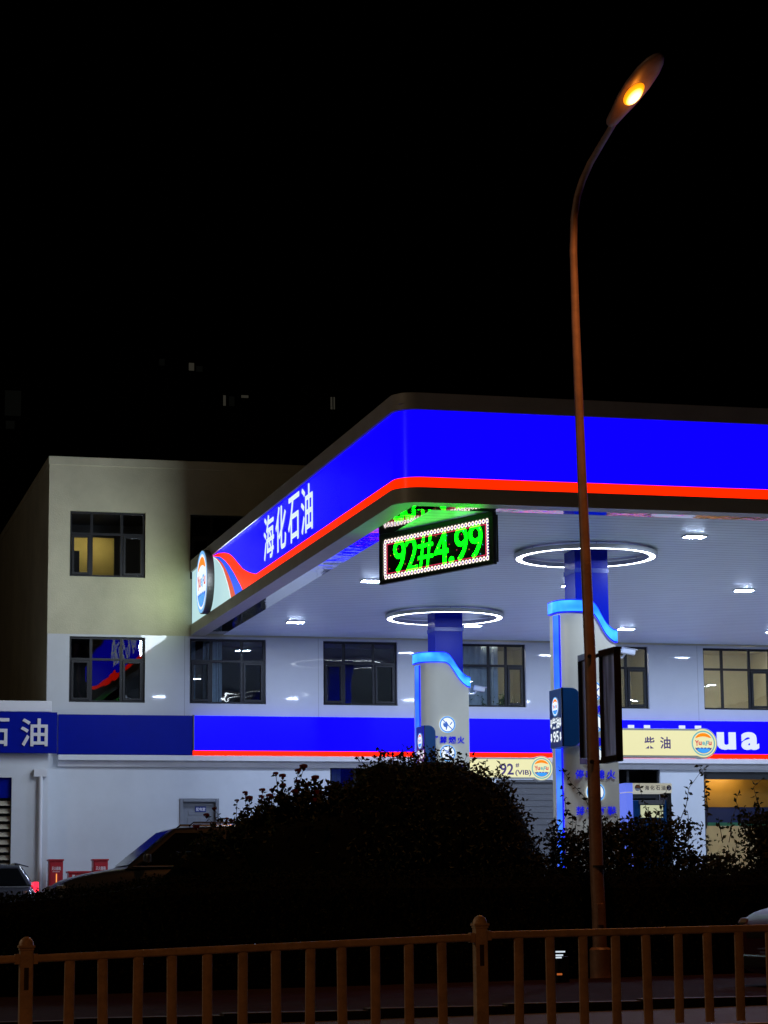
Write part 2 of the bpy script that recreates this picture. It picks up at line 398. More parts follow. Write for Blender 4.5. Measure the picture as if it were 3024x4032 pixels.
for i in range(45):
    x0 = -30+1.5*i; z = gz(x0+.7, 24.1); kb.box(x0, x0+1.49, 24.0, 24.2, z-.1, z+.10)
tag(kb.build('kerb', M['kerb'], bevel=.012), kind='structure')
kb = MB()
for i in range(30):
    x0 = -20+1.5*i; z = gz(x0+.7, 17.4); kb.box(x0, x0+1.49, 17.3, 17.5, z-.1, z+.11)
tag(kb.build('kerb', M['kerb'], bevel=.012), kind='structure')

# ------------------------------------------------------------------ station building
YF = 60.0
BX0, BX1, BZ = 6.68, 34.0, 12.945
ZB = 8.35                       # where the stucco starts above the panels
WZ0, WZ1 = 6.615, 8.294
UZ0, UZ1 = 9.84, 11.54
bld = empty('station_building', (BX0, YF, 1.35), 'two tone station building behind the canopy, beige render above white panels', 'building')
bo = bld.location.copy()
def wall_open(mb, x0, x1, z0, z1, ops, Y, depth=.2, mi=0):
    xs = sorted({x0, x1}|{a for o in ops for a in o[:2]}); zs = sorted({z0, z1}|{a for o in ops for a in o[2:]})
    for i in range(len(xs)-1):
        for j in range(len(zs)-1):
            cx, cz = (xs[i]+xs[i+1])/2, (zs[j]+zs[j+1])/2
            if any(o[0] < cx < o[1] and o[2] < cz < o[3] for o in ops): continue
            mb.quad((xs[i], Y, zs[j]), (xs[i+1], Y, zs[j]), (xs[i+1], Y, zs[j+1]), (xs[i], Y, zs[j+1]), mi)
    for a, b, c, d in ops:
        mb.quad((a, Y, c), (a, Y, d), (a, Y+depth, d), (a, Y+depth, c), mi); mb.quad((b, Y, c), (b, Y+depth, c), (b, Y+depth, d), (b, Y, d), mi)
        mb.quad((a, Y, d), (b, Y, d), (b, Y+depth, d), (a, Y+depth, d), mi); mb.quad((a, Y, c), (a, Y+depth, c), (b, Y+depth, c), (b, Y, c), mi)
WX = [(7.25, 9.19), (10.35, 12.35), (13.88, 15.88), (17.42, 19.43), (20.95, 22.92), (24.51, 26.52), (28.0, 30.0)]
UX = [(7.23, 9.18), (10.35, 12.35)]
mb = MB(bo); wall_open(mb, BX0, BX1, ZB, BZ-.22, [(*u, UZ0, UZ1) for u in UX], YF)
mb.build('upper_wall', M['stucco'], bld)
DOOR = (10.1, 11.12, 1.35, 4.19)
LOW = [(14.05, 15.4, 3.2, 5.03), (18.55, 20.3, 1.4, 4.69), (21.4, 23.17, 1.4, 5.04), (24.42, 31.0, 1.4, 4.93)]
mb = MB(bo); wall_open(mb, BX0, BX1, 5.24, ZB, [(*a, WZ0, WZ1) for a in WX], YF-.004)
mb.build('panel_wall', M['white_panel'], bld)
mb = MB(bo); wall_open(mb, BX0, BX1, .9, 5.24, [DOOR]+LOW, YF)
mb.build('lower_wall', M['white_wall'], bld)
mb = MB(bo)
mb.quad((BX0, YF, .9), (BX0, YF, BZ), (BX0, 74, BZ), (BX0, 74, .9)); mb.quad((BX1, YF, .9), (BX1, YF, BZ), (BX1, 74, BZ), (BX1, 74, .9)); mb.quad((BX0, 74, .9), (BX0, 74, BZ), (BX1, 74, BZ), (BX1, 74, .9))
mb.build('side_wall', M['stucco'], bld)
mb = MB(bo); mb.box(BX0-.02, BX1, YF-.03, YF+.25, BZ-.22, BZ); mb.box(BX0-.02, BX0+.25, YF+.25, 74, BZ-.22, BZ); mb.box(BX0+.25, BX1, YF+.25, 74, BZ-.5, BZ-.4)
mb.build('roof_parapet', M['stucco'], bld, bevel=.01)
mb = MB(bo); mb.box(BX0+.3, BX1, YF-.22, YF-.002, 5.135, 5.27); mb.box(BX0+.3, BX1, YF-.07, YF-.003, 4.98, 5.135)
mb.build('ledge', M['trim_white'], bld, bevel=.008)

def window(x0, x1, z0, z1, room='dark', curtain=None, name='window', tr=.66, cols=(.29, .69), depth=2.6, lamp=0, sash=(0, 2)):
    fw = .055; Y0 = YF+.10; Y1 = YF+.165
    f = MB(bo); W = x1-x0; H = z1-z0; zt = z0+H*tr
    f.box(x0, x1, Y0, Y1, z0, z0+fw); f.box(x0, x1, Y0, Y1, z1-fw, z1)
    f.box(x0, x0+fw, Y0, Y1, z0+fw, z1-fw); f.box(x1-fw, x1, Y0, Y1, z0+fw, z1-fw)
    f.box(x0+fw, x1-fw, Y0+.003, Y1-.003, zt-.03, zt+.03)
    xc = [x0+W*c for c in cols]
    for c in xc:
        f.box(c-.035, c+.035, Y0+.004, Y1-.004, z0+fw, zt-.03); f.box(c-.035, c+.035, Y0+.004, Y1-.004, zt+.03, z1-fw)
    fo = f.build(name, M['frame_dark'], bld)
    cells = [x0+fw]+xc+[x1-fw]
    for k in sash:                                   # opening casements stand a little proud
        if k >= len(cells)-1: continue
        a = cells[k]+(.035 if k else .0)+.008; b = cells[k+1]-(.035 if k < len(cells)-2 else 0)-.008; c = z0+fw+.008; d = zt-.038; t = .055
        s = MB(bo); Ya, Yb = Y0-.028, Y1-.01
        s.box(a, b, Ya, Yb, c, c+t); s.box(a, b, Ya, Yb, d-t, d); s.box(a, a+t, Ya, Yb, c+t, d-t); s.box(b-t, b, Ya, Yb, c+t, d-t)
        s.build('casement', M['frame_dark'], fo)
    g = MB(bo); g.quad((x0+.02, YF+.13, z0+.02), (x1-.02, YF+.13, z0+.02), (x1-.02, YF+.13, z1-.02), (x0+.02, YF+.13, z1-.02)); g.build('pane', M['glass'], fo)
    r = MB(bo); a, b, c, d, e = max(x0-.55, BX0+.08), x1+.55, z0-.8, z1+.12, YF+.21+depth; q = YF+.21
    r.quad((a, q, c), (a, q, d), (a, e, d), (a, e, c)); r.quad((b, q, c), (b, e, c), (b, e, d), (b, q, d))
    r.quad((a, q, d), (b, q, d), (b, e, d), (a, e, d)); r.quad((a, q, c), (a, e, c), (b, e, c), (b, q, c)); r.quad((a, e, c), (b, e, c), (b, e, d), (a, e, d))
    r.build('room', M['room_'+room], fo)
    if lamp:
        k = MB(bo); cx = (x0+x1)/2+.3; k.box(cx-.5, cx+.5, YF+.30, YF+.48, d-.06, d-.02)
        mm = emit('room_lamp_%d' % int(x0*10), (1, .92, .74), lamp*2.2); k.build('room_lamp', mm, fo)
    if curtain:
        for (ca, cb) in curtain:
            k = MB(bo); N = 26; vs = []
            for i in range(N+1):
                x = ca+(cb-ca)*i/N; y = YF+.32+.035*math.sin(i*1.9)+.02*math.sin(i*.8)
                vs += [(x, y, z0-.3), (x, y, z1+.1)]
            k.add(vs, [(2*i, 2*i+2, 2*i+3, 2*i+1) for i in range(N)]); k.build('curtain', M['curtain'], fo, smooth=True, angle=80)
    return fo
window(*WX[0], WZ0, WZ1)
window(*WX[1], WZ0, WZ1, curtain=[(10.38, 10.55), (10.75, 11.25)])
window(*WX[2], WZ0, WZ1)
w4 = window(*WX[3], WZ0, WZ1, 'beige', curtain=[(17.5, 18.75)], lamp=16, cols=(.5, .74), sash=(2,))
window(*WX[4], WZ0, WZ1, 'beige', lamp=20, sash=(2,))
window(*WX[5], WZ0, WZ1, 'beige', lamp=42, sash=(2,))
window(*WX[6], WZ0, WZ1)
window(*UX[1], UZ0, UZ1)
# upper corner room: dark, with a lit yellow corridor seen through its inner doorway
u1 = window(*UX[0], UZ0, UZ1, 'dark', depth=6.0, lamp=4)
pt = MB(bo); q = YF+3.0; x0, x1 = UX[0]
pt.quad((x0-.55, q, 9.0), (x0+.62, q, 9.0), (x0+.62, q, 10.95), (x0-.55, q, 10.95)); pt.quad((x0+1.55, q, 9.0), (x1+.55, q, 9.0), (x1+.55, q, 11.66), (x0+1.55, q, 11.66))
pt.quad((x0-.55, q, 11.32), (x0+1.55, q, 11.32), (x0+1.55, q, 11.66), (x0-.55, q, 11.66))
pt.build('partition', M['room_dark'], u1)
pt = MB(bo); pt.quad((x0-.4, q+1.2, 9.0), (x1+.3, q+1.2, 9.0), (x1+.3, q+1.2, 11.6), (x0-.4, q+1.2, 11.6)); pt.build('corridor_wall', M['room_yellow'], u1)
pt = MB(bo); pt.box(x0+.5, x0+1.6, q+.5, q+.7, 11.5, 11.55); pt.build('room_lamp', emit('corridor_lamp', (1, .85, .5), 12), u1)
# plants on the sill of the fourth window
rnd = random.Random(5)
def leaf_quad(mb, c, l, wd, rnd, up=.0, mi=0, d=None):
    if d is None: d = Vector((rnd.gauss(0, 1), rnd.gauss(0, 1), rnd.gauss(0, .8)+up))
    d = d.normalized() if d.length > 1e-6 else Vector((0, 0, 1))
    a = Vector((rnd.gauss(0, 1), rnd.gauss(0, 1), rnd.gauss(0, 1))); s = d.cross(a)
    s = s.normalized() if s.length > 1e-6 else Vector((1, 0, 0))
    c = Vector(c); nn = d.cross(s)*(.18*l)
    mb.add((c, c+d*l*.45+s*wd*.5+nn, c+d*l, c+d*l*.45-s*wd*.5+nn), ((0, 1, 2, 3),), mi)

def window_plant(x, w_, h):
    p = empty('window_plant', (x, YF+.45, WZ0-.1), 'bushy green potted plant on the sill of the window with blue curtain' if x < 18.6 else 'smaller potted plant on the sill right of the curtain', 'plant')
    b = MB(p.location); b.lathe((x, YF+.45, WZ0-.1), [(.08, -.1), (.11, .1), (.10, .1)], 14); b.build('pot', M['shutter_grey'], p)
    f = MB(p.location)
    for i in range(260):
        c = Vector((x+rnd.gauss(0, w_*.4), YF+.45+rnd.gauss(0, .1), WZ0+abs(rnd.gauss(0, h*.5)))); leaf_quad(f, c, .12, .04, rnd, .4)
    f.build('foliage', M['leaf_fresh'], p)
M['leaf_fresh'] = mat('leaf_fresh', (.05, .13, .035), .5, 0, .3, 6)
window_plant(18.35, .4, .42); window_plant(18.95, .22, .3)

# ground-floor openings
mb = MB(bo); x0, x1, z0, z1 = DOOR
d = MB(bo); d.box(x0+.09, x1-.09, YF+.10, YF+.15, z0, z1-.09)
for (a, b, c, e) in ((.22, .47, 2.0, 2.35), (.55, .80, 2.0, 2.35), (.22, .47, 1.45, 1.9), (.55, .80, 1.45, 1.9), (.22, .47, .35, 1.3), (.55, .80, .35, 1.3), (.24, .78, 2.42, 2.52)):
    d.box(x0+a, x0+b, YF+.088, YF+.10, z0+c, z0+e)
do = d.build('door', M['door_grey'], bld, bevel=.006)
d = MB(bo); d.box(x0, x0+.09, YF-.03, YF+.18, z0, z1); d.box(x1-.09, x1, YF-.03, YF+.18, z0, z1); d.box(x0+.09, x1-.09, YF-.03, YF+.18, z1-.09, z1); d.build('door_frame', M['door_grey'], do, bevel=.01)
d = MB(bo); d.box(x0+.42, x0+.70, YF+.075, YF+.088, z1-.34, z1-.20); d.build('name_plate', M['plate_blue'], do)
d = MB(bo); put_text(d, '配电室', (x0+.44, YF+.073, z1-.315), (1, 0, 0), (0, 0, 1), .24, .085, bold=.01); d.build('lettering', M['paint_white'], do)
d = MB(bo); d.tube([(x0+.2, YF+.09, 2.3), (x0+.2, YF+.03, 2.3), (x0+.32, YF+.03, 2.3)], .012, 8); d.build('handle', M['chrome'], do)
x0, x1, z0, z1 = LOW[0]; window(x0, x1, z0, z1, tr=.7, cols=(.5,), sash=(0,), curtain=[(x0+.05, x0+.35)])
x0, x1, z0, z1 = LOW[1]
s = MB(bo); s.box(x0, x1, YF+.08, YF+.14, z0, z1-.06); s.build('shutter', M['shutter_grey'], bld)
s = MB(bo)
for i in range(20): s.box(x0+.02, x1-.02, YF+.07, YF+.08, z0+.04+i*.16, z0+.17+i*.16)
s.box(x0, x1, YF+.02, YF+.16, z1-.06, z1); s.build('shutter_slats', M['shutter_grey'], bld)
x0, x1, z0, z1 = LOW[2]; window(x0, x1, z0, z1, tr=.80, cols=(.5,), sash=(0, 1))
# shop front and what shows of its inside
x0, x1, z0, z1 = LOW[3]
s = MB(bo); s.box(x0, x1, YF+.04, YF+.14, z1-.20, z1); s.box(x0, x0+.05, YF+.06, YF+.12, z0, z1-.20); s.box(x0+2.3, x0+2.34, YF+.06, YF+.12, z0, z1-.2)
so = s.build('shop_window', M['black'], bld)
g = MB(bo); g.quad((x0+.02, YF+.09, z0), (x1, YF+.09, z0), (x1, YF+.09, z1-.1), (x0+.02, YF+.09, z1-.1)); g.build('pane', thin_glass('shop_glass', (.9, .92, .92), .5), so)
s = MB(bo); q, e = YF+.21, YF+5
s.quad((x0-.1, q, z0), (x0-.1, q, 5.2), (x0-.1, e, 5.2), (x0-.1, e, z0)); s.quad((x1, q, z0), (x1, e, z0), (x1, e, 5.2), (x1, q, 5.2)); s.quad((x0-.1, e, z0), (x1, e, z0), (x1, e, 5.2), (x0-.1, e, 5.2))
s.quad((x0-.1, q, 5.2), (x1, q, 5.2), (x1, e, 5.2), (x0-.1, e, 5.2)); s.quad((x0-.1, q, z0), (x0-.1, e, z0), (x1, e, z0), (x1, q, z0)); s.build('shop_room', M['room_beige'], so)
s = MB(bo); s.box(x0-.05, x1, YF+1.0, YF+1.06, 4.02, 4.95); s.build('amber_fascia', M['amber_int'], so)
s = MB(bo); s.box(x0-.05, x1, YF+1.02, YF+1.07, 3.60, 4.02); s.build('navy_fascia', M['navy_int'], so)
s = MB(bo); s.box(x0-.05, x1, YF+1.01, YF+1.07, 3.51, 3.60); s.build('green_strip', M['green_int'], so)
s = MB(bo)
shop_m = emit('shop_lamp', (1, .93, .78), 48)
for cx in (24.9, 25.9, 27.2): s = MB(bo); s.box(cx, cx+.25, YF+2.0, YF+2.4, 5.12, 5.18); s.build('shop_lamp', shop_m, so)
s = MB(bo); s.box(x0+.2, x0+1.3, YF+.55, YF+.6, 4.88, 4.93); s.build('fascia_lamp', emit('fascia_lamp', (1, .85, .6), 24), so)
s = MB(bo); s.box(x0+.55, x0+1.0, YF+4.9, YF+4.96, z0, 3.5); s.build('inner_doorway', M['room_dark'], so)
s = MB(bo); s.box(x0+2.02, x0+2.22, YF+.5, YF+.75, z0, 3.5); s.build('white_stand', M['trim_white'], so)
pl = empty('poster', (26.75, YF+.2, 3.3), 'small bright orange and teal poster hung inside the shop window', 'poster')
po = pl.location
s = MB(po); s.box(26.55, 27.0, YF+.19, YF+.2, 3.22, 3.75); s.build('sheet', M['trim_white'], pl)
s = MB(po); s.prism([(26.58, YF+.187, 3.3), (26.86, YF+.187, 3.3), (26.95, YF+.187, 3.6), (26.66, YF+.187, 3.6)], (0, .002, 0)); s.build('print', emit('poster_print', (.9, .25, .06), .5, False), pl)
s = MB(po); s.prism([(26.57, YF+.184, 3.32), (26.66, YF+.184, 3.32), (26.76, YF+.184, 3.6), (26.57, YF+.184, 3.6)], (0, .002, 0)); s.build('print', emit('poster_teal', (.05, .5, .55), .5, False), pl)

# ------------------------------------------------------------------ annex at the left
ax = empty('annex_building', (2, 59.2, 1.3), 'low white annex at left with louvred opening and parapet', 'building'); ao = ax.location
YA = 59.2; SH = (-1.5, 5.77, 1.4, 4.66)
s = MB(ao); wall_open(s, -6, 6.66, .9, 6.36, [SH], YA, .3); s.quad((6.66, YA, .9), (6.66, YF-.001, .9), (6.66, YF-.001, 6.36), (6.66, YA, 6.36)); s.quad((-6, YA, .9), (-6, 68, .9), (-6, 68, 6.36), (-6, YA, 6.36)); s.build('wall', M['white_wall'], ax)
s = MB(ao); s.box(-6.05, 6.72, YA-.06, YA+.3, 6.29, 6.56); s.box(-6.05, 6.66, YA+.3, 68, 6.2, 6.3); s.build('parapet', M['trim_white'], ax, bevel=.01)
s = MB(ao); s.box(-1.5, 5.77, YA+.1, YA+.16, 4.16, 4.66); s.build('blue_panel', M['blue_dark'], ax)
s = MB(ao)
for i in range(14):
    z = 1.5+i*.19; s.prism([(-1.5, YA+.06, z), (-1.5, YA+.09, z+.0), (-1.5, YA+.2, z+.12), (-1.5, YA+.17, z+.12)], (7.25, 0, 0))
s.build('louvre', mat('louvre', (.42, .38, .29), .6), ax)
s = MB(ao); s.box(-1.5, 5.77, YA+.28, YA+.3, 1.4, 4.16); s.build('louvre_backing', M['black'], ax)
s = MB(ao); s.tube([(6.47, YA-.07, 1.2), (6.47, YA-.07, 4.7)], .055, 12); s.box(6.30, 6.62, YA-.12, YA-.003, 4.68, 4.86); s.build('downpipe', M['trim_white'], ax, smooth=True)
s = MB(ao); s.box(5.9, 6.7, YA-.03, YA-.002, 1.0, 1.5); s.build('plinth', M['blue_dark'], ax)
sg = empty('annex_sign', (5, YA-.1, 5.25), 'unlit dark blue sign on the annex with big grey characters', 'sign'); so_ = sg.location
s = MB(so_); s.box(-4, 6.85, YA-.20, YA-.064, 5.25, 6.27); s.build('sign_panel', M['blue_dark'], sg, bevel=.008)
for ch, pa in (('海', -390), ('化', -225), ('石', -72), ('油', 81)):
    x0 = onY(pa, 2880, YA-.2).x; s = MB(so_); put_text(s, ch, (x0, YA-.202, 5.42), (1, 0, 0), (0, 0, 1), .67, .69, (0, -1, 0), .03, .016); s.build('letter', M['letter_grey'], sg)

# ------------------------------------------------------------------ long sign band on the facade
sb = empty('facade_sign', (20, YF-.2, 5.3), 'long glowing blue sign band with orange line and white letters on the facade', 'sign'); so_ = sb.location
s = MB(so_); s.box(10.44, 33, YF-.24, YF-.008, 5.395, 6.284); s.build('blue_lightbox', M['blue_lit'], sb)
s = MB(so_); s.box(10.40, 33, YF-.25, YF-.008, 5.30, 5.393); s.build('orange_strip', M['orange_lit'], sb)
s = MB(so_); s.box(6.97, 10.40, YF-.22, YF-.008, 5.28, 6.284); s.build('unlit_panel', M['blue_dark'], sb)
s = MB(so_); s.box(10.402, 10.438, YF-.245, YF-.008, 5.395, 6.30); s.build('end_trim', M['shutter_grey'], sb)
def xat(px, Y): return onY(px, 2900, Y).x
for ch, a, b, z0, h in (('H', 2476, 2561, 5.52, .63), ('a', 2588, 2652, 5.51, .48), ('H', 2677, 2762, 5.52, .63), ('u', 2825, 2897, 5.51, .47), ('a', 2921, 2988, 5.51, .48)):
    xa, xb = xat(a, YF-.3), xat(b, YF-.3)
    s = MB(so_); put_text(s, ch, (xa, YF-.243, z0), (1, 0, 0), (0, 0, 1), xb-xa, h, (0, -1, 0), .06, .035); s.build('letter', M['letter_white'], sb)

# ------------------------------------------------------------------ fire cabinets by the wall
def cabinet(x0, x1, z1, label, txt=True):
    z0 = 1.33
    p = empty('fire_cabinet', ((x0+x1)/2, 58.5, z0), label, 'cabinet', 'red fire cabinets by the white wall'); o = p.location
    s = MB(o); s.box(x0+.02, x1-.02, 58.5, 58.85, z0, z1-.04); s.build('body', M['red_paint'], p, bevel=.008)
    s = MB(o); s.box(x0, x1, 58.47, 58.88, z1-.04, z1); s.build('lid', M['red_paint'], p, bevel=.006)
    s = MB(o); s.box(x0+.05, x1-.05, 58.488, 58.499, z0+.08, z1-.09); d_ = s.build('door', M['red_paint'], p, bevel=.004)
    s = MB(o); s.tube([(x1-.1, 58.48, z0+.5), (x1-.1, 58.45, z0+.5), (x1-.1, 58.45, z0+.62), (x1-.1, 58.48, z0+.62)], .008, 6); s.build('handle', M['chrome'], d_)
    s = MB(o); put_text(s, '灭火器箱', (x0+.08, 58.486, z1-.27), (1, 0, 0), (0, 0, 1), x1-x0-.16, .09, bold=.01); s.build('lettering', M['paint_white'], p)
    s = MB(o); s.box(x0+.1, x1-.1, 58.4855, 58.4875, z1-.31, z1-.30); s.build('underline', M['paint_white'], p)
cabinet(6.62, 7.0, 2.64, 'tall red fire cabinet nearest the white downpipe')
cabinet(7.70, 8.10, 2.64, 'tall red fire cabinet nearest the parked suv bonnet')
p = empty('fire_sand_box', (7.35, 58.6, 1.33), 'low wide red box between the two tall red cabinets', 'box', 'red fire cabinets by the white wall'); o = p.location
s = MB(o); s.box(7.14, 7.69, 58.6, 59.0, 1.33, 2.30); s.build('body', M['red_paint'], p, bevel=.01)
s = MB(o); s.box(7.11, 7.695, 58.57, 59.03, 2.30, 2.35); s.build('lid', M['red_paint'], p, bevel=.006)
s = MB(o); s.box(7.22, 7.28, 58.592, 58.6, 2.1, 2.26); s.build('notice', M['paint_white'], p)
p = empty('reflection_post', (6.6, 56.5, 1.2), 'made-up slim post with a glowing orange reflection in front of the red cabinet', 'post'); o = p.location
xq = onY(222, 3470, 56.5).x
s = MB(o); s.box(xq-.012, xq+.012, 56.49, 56.51, 1.9, 2.26); s.build('reflection_stripe', emit('reflection_orange', (1, .32, .08), 1.2, False), p)  # glowing bar stands for a tail lamp's reflection; its post is made up
s = MB(o); s.tube([(xq, 56.53, 1.1), (xq, 56.53, 2.28)], .02, 10); s.build('post', M['red_paint'], p)

# ------------------------------------------------------------------ canopy
CX, CY, CXE = 10.4, 39.04, 33.0
Z0, Z1, Z2, Z3, Z4 = 8.369, 8.640, 8.824, 10.017, 10.314
SOF = 8.40
cn = empty('canopy', (CX, CY, SOF), 'large lit petrol station canopy with glowing blue and orange fascia', 'canopy'); co_ = cn.location
def path(r, off=0.0, ext=0.0):
    """plan of the fascia from the facade forward, round the corner, then to the right; off = outward"""
    P = [(CX-off, YF-.02)]
    cx, cy = CX+r, CY+r; rr = r+off
    for k in range(13):
        a = math.pi+math.pi/2*k/12; P.append((cx+rr*math.cos(a), cy+rr*math.sin(a)))
    P.append((CXE, CY-off)); return P
def strip(mb, P, z0, z1, mi=0):
    n = len(P); mb.add([(x, y, z) for z in (z0, z1) for x, y in P], [(i, i+1, n+i+1, n+i) for i in range(n-1)], mi)
def bandring(mb, Pa, Pb, z0, z1):
    """solid band between outer path Pa and inner path Pb"""
    n = len(Pa)
    vs = [(x, y, z) for P in (Pa, Pb) for z in (z0, z1) for x, y in P]
    fs = []
    for i in range(n-1):
        fs += [(i, i+1, n+i+1, n+i), (2*n+i, 3*n+i, 3*n+i+1, 2*n+i+1), (i, 2*n+i, 2*n+i+1, i+1), (n+i, n+i+1, 3*n+i+1, 3*n+i)]
    fs += [(0, n, 3*n, 2*n), (n-1, 3*n-1, 4*n-1, 2*n-1)]
    mb.add(vs, fs)
s = MB(co_); bandring(s, path(.35, .05), path(.35, -.5), Z3, Z4); s.build('top_cap', M['cap_grey'], cn, smooth=True)
s = MB(co_); bandring(s, path(.45, .04), path(.45, -.35), Z0, Z1); s.build('bottom_trim', M['trim_grey'], cn, smooth=True)
s = MB(co_); s.quad((CX+.02, CY+.02, Z3+.1), (CXE, CY+.02, Z3+.1), (CXE, YF-.02, Z3+.1), (CX+.02, YF-.02, Z3+.1)); s.build('roof_deck', M['cap_grey'], cn)
s = MB(co_); s.quad((CX+.45, CY+.45, SOF), (CX+.45, YF-.01, SOF), (CXE, YF-.01, SOF), (CXE, CY+.45, SOF)); s.build('soffit', M['soffit'], cn)
s = MB(co_); P1 = path(.45, -.34); P2 = path(.45, -.80); n = len(P1)
s.add([(x, y, SOF-.012) for x, y in P1]+[(x, y, SOF-.012) for x, y in P2], [(i, i+1, n+i+1, n+i) for i in range(n-1)])
s.build('mirror_border', M['mirror'], cn)
s = MB(co_); s.quad((CXE, CY, Z0), (CXE, YF-.02, Z0), (CXE, YF-.02, Z4), (CXE, CY, Z4)); s.build('end_panel', M['cap_grey'], cn)
# light box of the fascia.  Side face (X = CX): s = Y
YS = 51.6                       # where the plain blue/orange banding begins
full = path(.45, 0)
Pb = [(CX, YS)]+full[1:]
s = MB(co_); strip(s, Pb, Z2, Z3); s.build('blue_lightbox', M['blue_lit'], cn, smooth=True)
s = MB(co_); strip(s, Pb, Z1, Z2); s.build('orange_lightbox', M['orange_lit'], cn, smooth=True)
def sy(px, py): p = onX(px, py, CX); return (p.y, p.z)
z5 = lambda a, b: sy(730+a/5.53, 2150+b/5.53)
def clampz(P): return [(y, max(Z1, min(Z3, z))) for y, z in P]
top = z5(590, 205)
c_white = clampz([z5(*a) for a in ((590, 225), (680, 280), (750, 365), (820, 490), (870, 640), (920, 800), (960, 960), (995, 1140))])
c_red = clampz([z5(*a) for a in ((600, 222), (715, 280), (800, 365), (880, 500), (950, 650), (1005, 790), (1050, 930), (1090, 1065))])
c_blue = clampz([z5(*a) for a in ((610, 212), (760, 235), (860, 310), (960, 430), (1050, 570), (1130, 720), (1200, 850), (1255, 960))])
c_org = clampz([z5(*a) for a in ((610, 190), (720, 155), (850, 143), (950, 165), (1040, 240), (1140, 365), (1250, 495), (1360, 560), (1450, 592), (1530, 592))])
c_white[0] = c_red[0] = c_blue[0] = c_org[0] = (top[0], Z3)
c_white[-1] = (c_white[-1][0], Z1); c_red[-1] = (c_red[-1][0], Z1); c_blue[-1] = (c_blue[-1][0], Z1); c_org[-1] = (YS, Z2)
def side_poly(P, m, name, x=CX):
    mb = MB(co_)
    # triangulate by bmesh-free fan-safe ngon
    mb.add([(x, y, z) for y, z in P], [tuple(range(len(P)))]); return mb.build(name, m, cn)
side_poly([(YF-.02, Z1)]+c_white[::-1]+[(YF-.02, Z3)], M['pale_lit'], 'pale_lightbox')
side_poly(c_white+c_red[:0:-1], M['redline_lit'], 'red_stripe')
side_poly(c_red+c_blue[:0:-1], M['midblue_lit'], 'midblue_stripe')
side_poly(c_blue+[(YS, Z1)]+c_org[:0:-1], M['orange_lit'], 'orange_wave')
side_poly(c_org+[(YS, Z3)], M['blue_lit'], 'blue_wave')
def box_light(name, y0, y1, z0, z1, col, power):  # unseen area lights added over the fascia to boost its spill on the wall
    a = bpy.data.lights.new(name, 'AREA'); a.shape = 'RECTANGLE'; a.size = y1-y0; a.size_y = z1-z0; a.energy = power; a.color = col; a.specular_factor = .12
    o = bpy.data.objects.new(name, a); C.objects.link(o); o.parent = cn
    o.location = Vector((CX-.012, (y0+y1)/2, (z0+z1)/2))-co_
    o.rotation_euler = Matrix(((0, 0, 1), (1, 0, 0), (0, 1, 0))).to_euler()      # local X along Y, faces -X
box_light('pale_box_boost', 51.4, 56.0, Z1+.1, Z3-.1, (.81, .95, 1.06), 490)
box_light('pale_box_boost', 58.35, 59.3, Z1+.2, Z3-.2, (.78, 1.0, .62), 24)
s = MB(co_)
for a, b in zip(c_white[:-1], c_white[1:]):
    s.add([(CX-.004, a[0]+.0, a[1]), (CX-.004, b[0], b[1]), (CX-.004, b[0]+.10, b[1]), (CX-.004, a[0]+.06, a[1])], [(0, 1, 2, 3)])
s.build('white_edge', M['white_lit'], cn)
for ch, ya in (('海', 50.70), ('化', 49.44), ('石', 48.14), ('油', 46.88)):
    s = MB(co_)
    for k, (dy, dz) in enumerate(((0, 0), (.018, 0), (-.018, 0), (0, .014), (0, -.014), (.014, .012), (-.014, -.012))):      # thickened strokes
        put_text(s, ch, (CX-.003-.0006*k, ya+dy, 8.97+dz), (0, -1, 0), (0, 0, 1), 1.05, .96)
    s.build('letter', M['white_lit'], cn)
# round emblem box standing off the fascia
lg = empty('emblem_sign', (CX, 57.45, 9.47), 'round glowing sun and wave emblem box on the canopy side', 'sign'); lo = lg.location
s = MB(lo); rr = .80
P = [(CX-.02, 57.45+rr*math.cos(2*math.pi*k/48), 9.42+rr*math.sin(2*math.pi*k/48)) for k in range(48)]
s.prism(P, (-.17, 0, 0)); s.build('case', mat('emblem_case', (.07, .065, .06), .4, .3), lg)
emblem(lg, lo, (CX-.194, 57.45, 9.42), (0, -1, 0), (0, 0, 1), (-1, 0, 0), rr*1.05)

# ceiling lamps
def ceiling_lamp(x, y, label):
    p = empty('ceiling_lamp', (x, y, SOF), label, 'ceiling lamp', 'square lamps on the canopy ceiling'); o = p.location
    s = MB(o); s.box(x-.22, x+.22, y-.14, y+.14, SOF-.03, SOF-.002); s.build('housing', M['lamp_body'], p, bevel=.01)
    s = MB(o); z = SOF-.034; s.quad((x-.19, y-.11, z), (x-.19, y+.11, z), (x+.19, y+.11, z), (x+.19, y-.11, z)); s.build('lens', M['lamp_lit'], p)
rows = {41.85: 'front row', 49.1: 'middle row', 56.75: 'rear row'}
vis = {(17.0, 41.85): 'bright ceiling lamp at the front edge of the canopy, right of the street lamp pole',
       (12.43, 41.85): 'bright ceiling lamp half hidden behind the green price display',
       (12.43, 49.1): 'bright ceiling lamp just left of and below the green price display',
       (12.43, 56.75): 'bright ceiling lamp above the window left of the far column, nearest the facade',
       (17.0, 49.1): 'ceiling lamp hidden behind the near blue column',
       (17.0, 56.75): 'bright ceiling lamp just right of the far column, by its ring',
       (21.1, 49.1): 'bright ceiling lamp near the right picture edge, over the open forecourt',
       (21.1, 56.75): 'bright ceiling lamp right of the near column, by its blue crest'}
for x in (12.43, 17.0, 21.1, 25.2, 29.3):
    for y in (41.85, 49.1, 56.75):
        ceiling_lamp(x, y, vis.get((x, y), 'ceiling lamp on the far right of the canopy, beyond the picture edge'))

